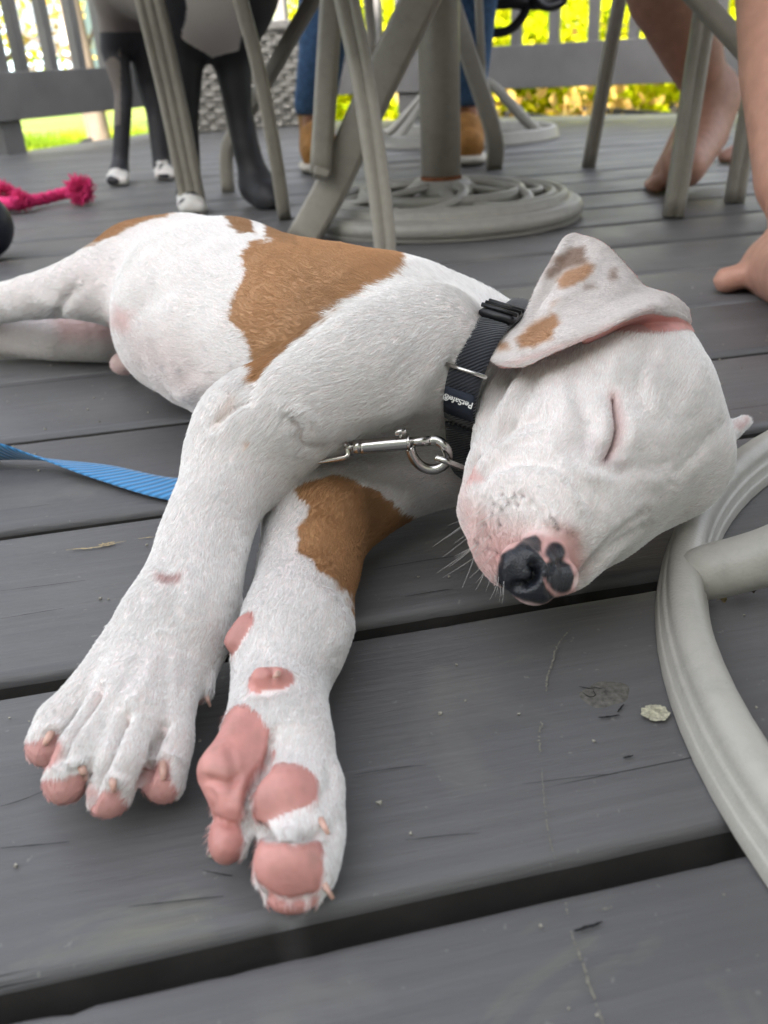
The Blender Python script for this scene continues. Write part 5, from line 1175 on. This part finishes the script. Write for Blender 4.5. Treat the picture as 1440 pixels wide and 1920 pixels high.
# marks on the boards : scratches, cracks and a knot, each a sliver lying on the paint
M_scr = simple('scraped_pale_wood', (.215, .205, .17), .8, .35, 800, .3); M_crk = simple('open_crack', (.012, .012, .013), .95, .2, 100, 0); M_raw = simple('bare_wood', (.42, .33, .19), .85, .3, 500, .3)
def sliver(name, pts, w, mat, z=.0006, seed=1, gaps=.0):
    r = np.random.default_rng(seed); P = smooth_path([at(x, y, z) for x, y in pts], (10 if 'crack' in name else max(20, len(pts) * 8))); n = len(P); T = np.gradient(P, axis=0); T /= np.linalg.norm(T, axis=1)[:, None]; S = np.cross(T, [0, 0, 1.0])
    ww = w * np.clip((.6 + r.random(n) * .5) if 'crack' in name else (.35 + r.random(n) * 1.1), 0, 2) * np.sin(np.linspace(.15, math.pi - .15, n)) ** .5; P = P + S * (r.normal(0, w * (.08 if 'crack' in name else .25), n))[:, None]
    V = np.stack([P - S * ww[:, None] / 2, P + S * ww[:, None] / 2], 1).reshape(-1, 3); Fc = [(2 * i, 2 * i + 1, 2 * i + 3, 2 * i + 2) for i in range(n - 1) if r.random() > gaps]
    o = mesh(name, V, Fc, mat, smooth=False); adopt(deck, o); return o
for k, (pts, w, g) in enumerate((([(1070, 1178), (1052, 1200), (1044, 1215)], .0006, .1), ([(1044, 1212), (1034, 1245), (1026, 1270), (1024, 1296)], .0009, .1), ([(1016, 1352), (1011, 1380), (1013, 1410)], .0009, .25), ([(1016, 1440), (1020, 1500), (1030, 1570), (1040, 1610)], .0004, .15), ([(1070, 1745), (1090, 1800), (1110, 1860), (1135, 1930)], .0006, .1), ([(1150, 1700), (1128, 1704)], .0008, .4), ([(1060, 1690), (1066, 1720)], .0006, .5))):
    sliver('scratch', pts, w, M_scr, seed=k, gaps=g)
for k, (pts, w) in enumerate((([(1122, 1345), (1140, 1344), (1162, 1340)], .0009), ([(1158, 1335), (1164, 1327), (1170, 1320)], .0008), ([(1168, 1421), (1188, 1416)], .0009), ([(1085, 1287), (1100, 1290), (1115, 1292)], .0006), ([(1108, 1288), (1128, 1291)], .0005), ([(1092, 1298), (1104, 1306), (1116, 1304), (1112, 1294)], .0005),
                              ([(0, 1108), (80, 1098), (160, 1088)], .0004), ([(0, 1160), (60, 1150), (120, 1140)], .0004), ([(700, 1068), (800, 1050), (880, 1040)], .0004), ([(760, 1118), (820, 1108), (850, 1104)], .0005), ([(1076, 1746), (1110, 1736), (1130, 1728)], .0012), ([(90, 1480), (40, 1500), (0, 1512)], .0004), ([(0, 1590), (60, 1585), (130, 1578)], .0004), ([(240, 1700), (330, 1690), (420, 1680)], .0004), ([(380, 1632), (420, 1640), (436, 1642)], .0005), ([(665, 1452), (740, 1440), (800, 1434)], .0003), ([(760, 1575), (840, 1566), (900, 1562)], .0003), ([(980, 1470), (1100, 1455), (1160, 1450)], .0003))):
    sliver('crack', pts, w, M_crk, seed=40 + k)
for k, (pts, w) in enumerate((([(125, 1030), (180, 1026), (235, 1014)], .0012), ([(258, 1010), (290, 1006)], .0007), ([(185, 1022), (215, 1016)], .0022))): sliver('paint_chip', pts, w, M_raw, seed=80 + k)
# the knot : raised, weathered eye in the board
kc = at(1135, 1300, 0); VK = []; nk_ = 46; rings = 12; rK = np.random.default_rng(2)
for q in range(rings):
    t_ = q / (rings - 1)
    for k in range(nk_):
        a = k / nk_ * 2 * math.pi; rr_ = t_ * (1 + .12 * math.sin(2 * a + 1) + .06 * math.sin(5 * a)); p = kc + DU * math.cos(a) * .0095 * rr_ + DV * math.sin(a) * .0080 * rr_
        VK.append(p + np.array([0, 0, (1 - t_) ** 1.2 * .0005 + .0002 * (1 - t_) + .00035 * math.sin(q * 2.4 + .6 * math.sin(3 * a)) * (1 - t_) + rK.normal(0, .00008) * (1 - t_) + .00005 - .0004 * (t_ > .95)]))
Fc = [(q * nk_ + k, (q + 1) * nk_ + k, (q + 1) * nk_ + (k + 1) % nk_, q * nk_ + (k + 1) % nk_) for q in range(rings - 1) for k in range(nk_)]
adopt(deck, mesh('knot', VK, Fc, simple('knot_wood', (.125, .118, .105), .6, .4, 500, .6)))
# grit and crumbs in the paint
r = np.random.default_rng(77); VG = []; FG = []
for k in range(420):
    x, y = r.uniform(-.30, .55), r.uniform(.10, .95)
    if ((math.hypot(x * -DV[0] * -1 + 0, 0)) > 9): continue
    c_ = x * DV[0] + y * DV[1]; fr = ((c_ - PO) / PS) % 1.0
    if fr < .12 or fr > .96: continue
    s_ = r.uniform(.00025, .0008) * (1.8 if r.random() < .06 else 1); o_ = len(VG)
    P8 = np.array([[a, b, c] for a in (-1, 1) for b in (-1, 1) for c in (0, 1.2)]) * s_ * r.uniform(.5, 1.2, (8, 3)); an = r.uniform(0, 6.28); Rz = np.array([[math.cos(an), -math.sin(an), 0], [math.sin(an), math.cos(an), 0], [0, 0, 1]])
    VG += list(P8 @ Rz.T + [x, y, .0002]); FG += [tuple(o_ + i for i in f) for f in ((0, 1, 3, 2), (4, 6, 7, 5), (0, 4, 5, 1), (2, 3, 7, 6), (0, 2, 6, 4), (1, 5, 7, 3))]
o = mesh('grit', VG, FG, simple('pale_grit', (.34, .32, .27), .8, .5, 900, 0), smooth=False); tag(o, 'tiny pale grit and crumbs scattered over the near deck boards', 'grit', kind='stuff')
print('furniture', round(time.time() - T0, 1))
# ------------------------------------------------------------------ people
M_skin = simple('skin', (.50, .27, .20), .5, .12, 60, .25, 300, sss=.15); M_jean = simple('denim', (.055, .12, .24), .85, .25, 90, .4, 900); M_shirt = simple('cotton_shirt', (.35, .36, .38), .9, .1, 60, .2)
M_boot = simple('tan_suede', (.42, .20, .055), .8, .2, 60, .4, 400); M_sole = simple('boot_sole', (.62, .58, .50), .6, .1, 40, .1); M_short = simple('dark_shorts', (.04, .045, .06), .9, .2, 60, .2); M_hair = simple('brown_hair', (.06, .035, .02), .6, .3, 200, .5)
def grow(name, fn, lo, hi, vox, mat, parent, it=3):
    b = Blob(lo, hi, vox); fn(b); V, Q = b.build(); V = relax(V, Q, np.full(len(V), .45), it); o = mesh_np(name, V, Q, mat); adopt(parent, o); return o
def bounds(pts, pad): P = np.array(pts); return P.min(0) - pad, P.max(0) + pad
def torso(b, hip, up, face_dir, hands, s=1.0):
    """trunk, arms with five-fingered hands, neck and head"""
    hip = np.asarray(hip, float); f = nrm(face_dir); sd_ = np.cross(f, [0, 0, 1.0]); up = nrm(up); ch = hip + up * .38 * s; nk_ = hip + up * .54 * s; hd_ = nk_ + up * .17 * s + f * .03
    b.limb([hip, hip + up * .2, ch], [.135, .125, .145], .04); b.limb([ch - sd_ * .13, ch + sd_ * .13], [.09, .09], .05); b.limb([ch, nk_, hd_ - up * .05], [.08, .055, .055], .04)
    b.ball(hd_, (.078, .095, .115), .02, axes=np.array([sd_, f, up])); b.ball(hd_ + f * .10 - up * .01, (.014, .018, .022), .012, axes=np.array([sd_, f, up]))
    for s_ in (-1, 1): b.ball(hd_ + sd_ * .08 * s_, (.012, .02, .03), .008, axes=np.array([sd_, f, up]))
    for s_, h in zip((-1, 1), hands):
        sh = ch + sd_ * .18 * s_ + up * .08; h = np.asarray(h, float); el = (sh + h) / 2 - up * .10 - f * .04 + sd_ * .06 * s_; b.limb([sh, el, h], [.052, .042, .028], .03)
        w = nrm(h - el); x = nrm(np.cross(w, [0, 0, 1.0]))
        b.limb([h, h + w * .07], [.026, .030], .02)
        for q, l in zip((-1.5, -.5, .5, 1.5), (.065, .078, .072, .055)): b.limb([h + w * .07 + x * q * .017, h + w * (.07 + l * .6) + x * q * .019, h + w * (.07 + l) + x * q * .019 - np.array([0, 0, .015])], [.010, .009, .007], .004)
        b.limb([h + w * .02 + x * .025 * -s_, h + w * .06 + x * .055 * -s_], [.012, .009], .006)
    return ch, nk_, hd_
def hair_cap(parent, hd_, f):
    bm = bmesh.new(); bmesh.ops.create_uvsphere(bm, u_segments=24, v_segments=14, radius=1.0)
    for v in list(bm.verts):
        if v.co.z < -.2: bm.verts.remove(v)
    ang = math.atan2(f[1], f[0]) - math.pi / 2
    for v in bm.verts: v.co = Vector((v.co.x * .088, v.co.y * .104, v.co.z * .122)) * (1 + .03 * math.sin(v.co.x * 30) * math.sin(v.co.z * 24))
    bmesh.ops.transform(bm, matrix=Matrix.Translation(Vector(list(map(float, hd_ - f * .012 + np.array([0, 0, .01]))))) @ Matrix.Rotation(ang, 4, 'Z'), verts=bm.verts)
    me = bpy.data.meshes.new('hair'); bm.to_mesh(me); bm.free(); o = new_obj('hair', me, M_hair); adopt(parent, o)
# --- jeans and tan boots, seated beyond the table
pj = thing('person', 'person in blue jeans and tan suede boots seated beyond the table', 'person', at(760, 280))
yb = 2.16; R0_ = at(883, 312); L0_ = at(596, 312)
f1 = np.array([R0_[0] + .0, 2.19, 0]); f2 = np.array([L0_[0] + .005, 2.20, 0])
k1 = aty(893, -60, 2.16); k2 = aty(622, -60, 2.16); k1[2] = k2[2] = .50; hipc = (k1 + k2) / 2 + np.array([0, .46, .0]); hipc[2] = .54
def jeans(b):
    for f_, k_, s_ in ((f1, k1, 1), (f2, k2, -1)):
        b.limb([f_ + [0, .03, .135], f_ * .55 + k_ * .45 + [0, .02, .02], k_, hipc + [.09 * s_, 0, 0]], [.048, .052, .068, .095], .02)
    b.limb([hipc, hipc + [0, .02, .14]], [.14, .135], .05)
    for f_ in (f1, f2): b.ball(f_ + [0, .03, .085], .047, .003, cut=True)
lo, hi = bounds([f1, f2, k1, k2, hipc + [0, 0, .2], hipc + [.2, .2, 0], hipc - [.2, 0, 0]], .13); grow('jeans', jeans, lo, hi, .008, M_jean, pj)
def pbody(b):
    global HD1
    for f_, k_ in ((f1, k1), (f2, k2)): b.limb([f_ + [0, .03, .05], f_ + [0, .03, .13], k_ - [0, 0, .04]], [.032, .034, .04], .02); b.limb([k_ - [0, 0, .05], hipc], [.045, .07], .02)
    HD1 = torso(b, hipc + [0, .02, .1], (0, .12, 1), (0, -1, 0), (hipc + [-.25, -.42, .22], hipc + [.25, -.42, .22]))[2]
grow('body', pbody, hipc - [.5, .8, .56], hipc + [.5, .35, 1.05], .009, M_skin, pj)
grow('shirt', lambda b: torso_shirt(b, hipc + np.array([0, .02, .1]), (0, .12, 1), (0, -1, 0)), hipc - [.4, .3, .05], hipc + [.4, .4, .75], .01, M_shirt, pj) if False else None
def shirt(b, hip, up, fd):
    hip = np.asarray(hip, float); up = nrm(up); f = nrm(fd); s_ = np.cross(f, [0, 0, 1.0]); ch = hip + up * .38; b.limb([hip - up * .04, hip + up * .2, ch], [.15, .14, .158], .04); b.limb([ch - s_ * .15, ch + s_ * .15], [.098, .098], .05)
    for q in (-1, 1): b.limb([ch + s_ * .17 * q + up * .06, ch + s_ * .25 * q - up * .12], [.07, .058], .03)
grow('shirt', lambda b: shirt(b, hipc + np.array([0, .02, .1]), (0, .12, 1), (0, -1, 0)), hipc - [.45, .35, .15], hipc + [.45, .45, .8], .01, M_shirt, pj); hair_cap(pj, HD1, np.array([0, -1.0, 0]))
for f_ in (f1, f2):
    def boot(b, f_=f_):
        b.limb([f_ + [0, .055, .075], f_ + [0, .05, .115]], [.042, .041], .02); b.limb([f_ + [0, .06, .045], f_ + [0, -.02, .045], f_ + [0, -.075, .040]], [.036, .040, .034], .02); b.ball(f_ + [0, -.02, .075], (.034, .05, .03), .02); b.ball(f_ + [0, .05, .165], .034, .004, cut=True)
    bo = grow('boot', boot, f_ - [.07, .15, .001], f_ + [.07, .14, .17], .005, M_boot, pj)
    def sole(b, f_=f_): b.limb([f_ + [0, .065, .012], f_ + [0, -.02, .012], f_ + [0, -.085, .012]], [.040, .045, .038], .02, flat=.32, fdir=(0, 0, 1))
    so = grow('sole', sole, f_ - [.08, .16, .0], f_ + [.08, .14, .06], .004, M_sole, pj)
    for q in range(3): lc = tube('lace', [f_ + [-.022, -.01 + q * .018, .092 + q * .008], f_ + [0, -.02 + q * .018, .104 + q * .008], f_ + [.022, -.01 + q * .018, .092 + q * .008]], .0028, M_boot, pj, 6, 8)
# --- barefoot sitter at the right, heel raised
pb = thing('person', 'barefoot person seated at the right with one heel raised off the deck', 'person', at(1290, 350))
def foot(b, heel, ball_, toe_dir, s=1.0, up=np.array([0, 0, 1.0]), side=1):
    heel, ball_ = np.asarray(heel, float), np.asarray(ball_, float); t = nrm(toe_dir); x = nrm(np.cross(t, up)) * side; mid = heel * .45 + ball_ * .55
    b.limb([heel, mid + up * .012 * s, ball_], [.030 * s, .027 * s, .022 * s], .03); b.limb([heel + up * .02, ball_ + x * .018 * s], [.026 * s, .019 * s], .03); b.limb([mid, ball_ - x * .026 * s], [.022 * s, .016 * s], .02)
    for q, l, r_ in ((1.35, .042, .0125), (.62, .040, .0088), (.02, .036, .0082), (-.55, .031, .0078), (-1.1, .025, .0076)):
        a = ball_ + x * q * .024 * s - up * .003; z = max(a[2] - .004, r_ * s); e = a + t * l * s; e[2] = r_ * s * .95; m_ = (a + e) / 2 + up * .005 * s; b.limb([a, m_, e], [r_ * s * 1.1, r_ * s * .95, r_ * s * 1.05], .0025)
an1 = aty(1322, 205, 1.66); heel1 = aty(1352, 205, 1.67); ball1 = at(1256, 326, .024); kn1 = aty(1190, -240, 1.56); kn1[2] = .50
hip1 = kn1 + np.array([.42, -.02, .06])
td = nrm(np.array([-1.0, -.18, 0]))
def barefoot(b):
    global HD2
    b.limb([aty(1330, 182, 1.665), aty(1296, 90, 1.64), aty(1250, -20, 1.61), kn1], [.034, .049, .062, .062], .03)
    foot(b, aty(1345, 185, 1.67), ball1, td, 1.0, np.array([0, 0, 1.0]), side=-1)
    b.limb([aty(1345, 195, 1.67), aty(1322, 250, 1.64), at(1282, 310, .045)], [.034, .040, .036], .02)
    b.limb([kn1, hip1], [.068, .092], .03)
    k2_ = kn1 + np.array([.42, .30, .0]); b.limb([k2_, hip1 + np.array([0, .2, 0])], [.068, .092], .03); a2_ = np.array([k2_[0] + .06, k2_[1] + .02, .09]); b.limb([k2_, a2_], [.062, .036], .02); foot(b, a2_ + [.03, 0, -.05], a2_ + [-.12, 0, -.066], td, 1.0)
    HD2 = torso(b, hip1 + np.array([.05, .1, .06]), (.15, 0, 1), (-1, 0, 0), (kn1 + [-.05, -.05, .25], kn1 + [-.05, .3, .25]))[2]
lo, hi = bounds([kn1 - [.3, .15, .52], hip1 + [.35, .5, 1.0]], .02); lo[2] = -.003; lo[1] = 1.25
grow('body', barefoot, lo, hi, .005, M_skin, pb, 2); hair_cap(pb, HD2, np.array([-1.0, 0, 0]))
grow('shorts', lambda b: (b.limb([kn1 + (hip1 - kn1) * .25, hip1], [.085, .108], .03), b.limb([hip1 + [0, .2, 0], hip1 + [0, .26, 0]], [.108, .085], .03), b.limb([hip1 + [.04, .1, 0], hip1 + [.07, .1, .15]], [.155, .15], .05)), hip1 - [.45, .3, .2], hip1 + [.3, .45, .35], .01, M_short, pb)
grow('shirt', lambda b: shirt(b, hip1 + np.array([.05, .1, .08]), (.15, 0, 1), (-1, 0, 0)), hip1 - [.35, .4, .1], hip1 + [.45, .6, .8], .01, M_shirt, pb)
# --- barefoot leg at the right edge
pc = thing('person', 'barefoot person standing at the right edge with a tanned shin beside the deck chair', 'person', at(1430, 600))
an = atd(1462, 470, .90); 
b0_ = at(1418, 520, .020); hl = at(1462, 610, .03)
sh0 = atd(1470, 560, .80); sh0[2] = .085; sh1 = sh0 + np.array([.0, .03, .16]); 
A0 = atd(1570, 500, .82); A1 = atd(1502, 330, .86); A2 = atd(1495, 120, .89); A3 = atd(1490, -60, .90)
def standing(b):
    global HD3
    kn = A3 + (A3 - A1) * .35; kn[2] = .50; hp = kn + np.array([.06, .05, .42])
    hl_ = at(1600, 580, .030); bl_ = at(1440, 500, .018); b.limb([hl_ + [0.01, .02, .03], A0, A1, A2, A3, kn, hp], [.034, .034, .043, .055, .058, .062, .09], .03)
    foot(b, hl_, bl_, nrm(np.array([-1.0, .25, 0])), 1.0, side=-1)
    k2_ = kn + np.array([.28, .02, 0]); hp2 = hp + np.array([.2, 0, 0]); a2_ = np.array([k2_[0] + .02, k2_[1], .09]); b.limb([a2_, (a2_ + k2_) / 2, k2_, hp2], [.035, .055, .062, .09], .03); foot(b, a2_ + [0, -.03, -.055], a2_ + [-.04, .12, -.068], np.array([-.3, 1, 0]), 1.0)
    HD3 = torso(b, (hp + hp2) / 2 + np.array([0, 0, .05]), (0, 0, 1), (-.5, 1, 0), (hp + [-.12, .2, .05], hp2 + [.15, .2, .05]), 1.0)[2]
    b.hp = hp; b.hp2 = hp2; b.kn = kn; globals()['PC'] = (hp, hp2, kn, k2_)
grow('body', standing, np.array([.16, .50, -.003]), np.array([1.05, 1.35, 1.85]), .005, M_skin, pc, 2); hair_cap(pc, HD3, nrm(np.array([-.5, 1.0, 0])))
hp, hp2, kn, k2_ = PC
grow('shorts', lambda b: (b.limb([kn * .6 + hp * .4, hp], [.082, .105], .03), b.limb([k2_ * .6 + hp2 * .4, hp2], [.082, .105], .03), b.limb([(hp + hp2) / 2, (hp + hp2) / 2 + [0, 0, .12]], [.155, .15], .05)), hp - [.3, .3, .35], hp2 + [.3, .3, .35], .01, M_short, pc)
grow('shirt', lambda b: shirt(b, (hp + hp2) / 2 + np.array([0, 0, .08]), (0, 0, 1), (-.5, 1, 0)), hp - [.3, .35, .1], hp2 + [.35, .35, .8], .01, M_shirt, pc)

# ------------------------------------------------------------------ the standing dog
dg = thing('dog', 'dark grey dog with white toes standing at the back left by the patio chair', 'dog', at(360, 370))
d1, d2, d3_, d4 = at(222, 343), at(312, 334), at(362, 396), at(500, 384)
def h_(x, y, Y): return aty(x, y, Y)
def bigdog(b):
    Y1, Y2, Y3, Y4 = d1[1], d2[1], d3_[1], d4[1]
    # hind legs : hip, knee, hock, paw
    b.limb([h_(228, -90, Y1 + .02), h_(232, 0, Y1), h_(214, 90, Y1 + .03), h_(232, 175, Y1 + .02), h_(226, 300, Y1), h_(224, 325, Y1 - .02)], [.085, .056, .030, .020, .018, .022], .02, 'hind')
    b.limb([h_(224, 325, Y1), h_(218, 334, Y1 - .05)], [.018, .016], .012, 'toe')
    for q in (-1, 0, 1): b.limb([h_(222 + q * 12, 330, Y1 - .03), h_(220 + q * 13, 339, Y1 - .07)], [.0115, .0105], .004, 'toe')
    b.limb([h_(270, -60, Y2), h_(282, 60, Y2 + .02), h_(278, 150, Y2 + .04), h_(292, 210, Y2 + .03), h_(304, 310, Y2)], [.09, .055, .030, .022, .021], .02, 'hind')
    b.limb([h_(304, 312, Y2), h_(312, 325, Y2 - .05)], [.018, .016], .012, 'toe')
    for q in (-1, 0, 1): b.limb([h_(308 + q * 11, 320, Y2 - .02), h_(310 + q * 12, 329, Y2 - .06)], [.0115, .0105], .004, 'toe')
    # front legs
    b.limb([h_(322, -40, Y3 + .03), h_(340, 90, Y3 + .03), h_(345, 230, Y3 + .01), h_(355, 360, Y3)], [.06, .038, .024, .022], .02, 'front')
    b.limb([h_(355, 370, Y3), h_(362, 386, Y3 - .045)], [.020, .018], .012, 'toe')
    for q in (-1, 0, 1): b.limb([h_(358 + q * 14, 380, Y3 - .02), h_(362 + q * 15, 390, Y3 - .055)], [.0125, .0115], .004, 'toe')
    b.limb([h_(428, -40, Y4 + .03), h_(432, 80, Y4 + .03), h_(446, 200, Y4 + .02), h_(462, 280, Y4 + .01), h_(480, 345, Y4)], [.055, .036, .024, .024, .025], .02, 'front')
    b.limb([h_(482, 350, Y4), h_(505, 372, Y4 - .05), h_(512, 376, Y4 - .06)], [.030, .027, .02], .02, 'front')
    # trunk, neck, head, tail
    r0 = h_(250, -60, (Y1 + Y2) / 2); r0[2] = .42; s0 = h_(395, -10, (Y3 + Y4) / 2 + .03); s0[2] = .36; b.limb([r0, (r0 + s0) / 2 + [0, 0, -.01], s0], [.10, .092, .112], .04, 'trunk'); nk_ = s0 + np.array([.10, -.06, .16]); hd_ = nk_ + np.array([.10, -.05, .08])
    b.limb([s0, nk_, hd_], [.105, .075, .07], .04, 'trunk'); b.limb([hd_, hd_ + np.array([.12, -.04, -.03])], [.062, .036], .03, 'trunk'); b.ball(hd_ + np.array([.16, -.05, -.02]), .014, .006, 'nose')
    for s_ in (-1, 1): b.limb([hd_ + np.array([-.01, .045 * s_, .05]), hd_ + np.array([.0, .075 * s_, .01])], [.022, .012], .01, 'trunk', flat=.5, fdir=(0, 1, 0))
    b.limb([r0 + [-.08, .04, .03], r0 + [-.17, .08, .06], r0 + [-.26, .1, .12]], [.025, .018, .01], .02, 'trunk')
db = Blob((-1.15, 1.45, -.002), (.25, 2.65, .78), .0055); bigdog(db); Vd, Qd = db.build(); Vd = relax(Vd, Qd, np.full(len(Vd), .4), 2); Vd, Qd = subdivide(Vd, Qd, 1) if len(Vd) < 60000 else (Vd, Qd)
XD, YD, WD = project(Vd); pd_ = np.array([p[6] for p in db.p])[db.owner(Vd)]; Cd = np.tile(np.array([.022, .022, .027]), (len(Vd), 1)); Cd *= (1 + vnoise(Vd, 25, 3)[:, None] * .6)
n1 = vnoise(Vd, 9, 4) + vnoise(Vd, 22, 6) * .5
pale = (pd_ == 'trunk') & (XD + n1 * 50 > 338) & (XD + n1 * 50 < 446) & (Vd[:, 2] < .46); Cd[pale] = (.74, .68, .65)
m = (pd_ == 'toe') & (vnoise(Vd, 70, 7) > -.12) & (Vd[:, 2] < .04); Cd[m] = (.62, .60, .57)
m = (pd_ == 'hind') & (XD < 226) & (n1 > -.15); Cd[m] = Cd[m] * .4 + np.array([.20, .17, .145]) * .6
m = (XD < 300) & (YD < 60) & (pd_ != 'toe'); Cd[m] = Cd[m] * .45 + np.array([.26, .22, .20]) * .55
dbm = mesh_np('body', Vd, Qd, mt); set_colors(dbm.data, Cd); adopt(dg, dbm)
print('all', round(time.time() - T0, 1), 'objects', len(bpy.data.objects))
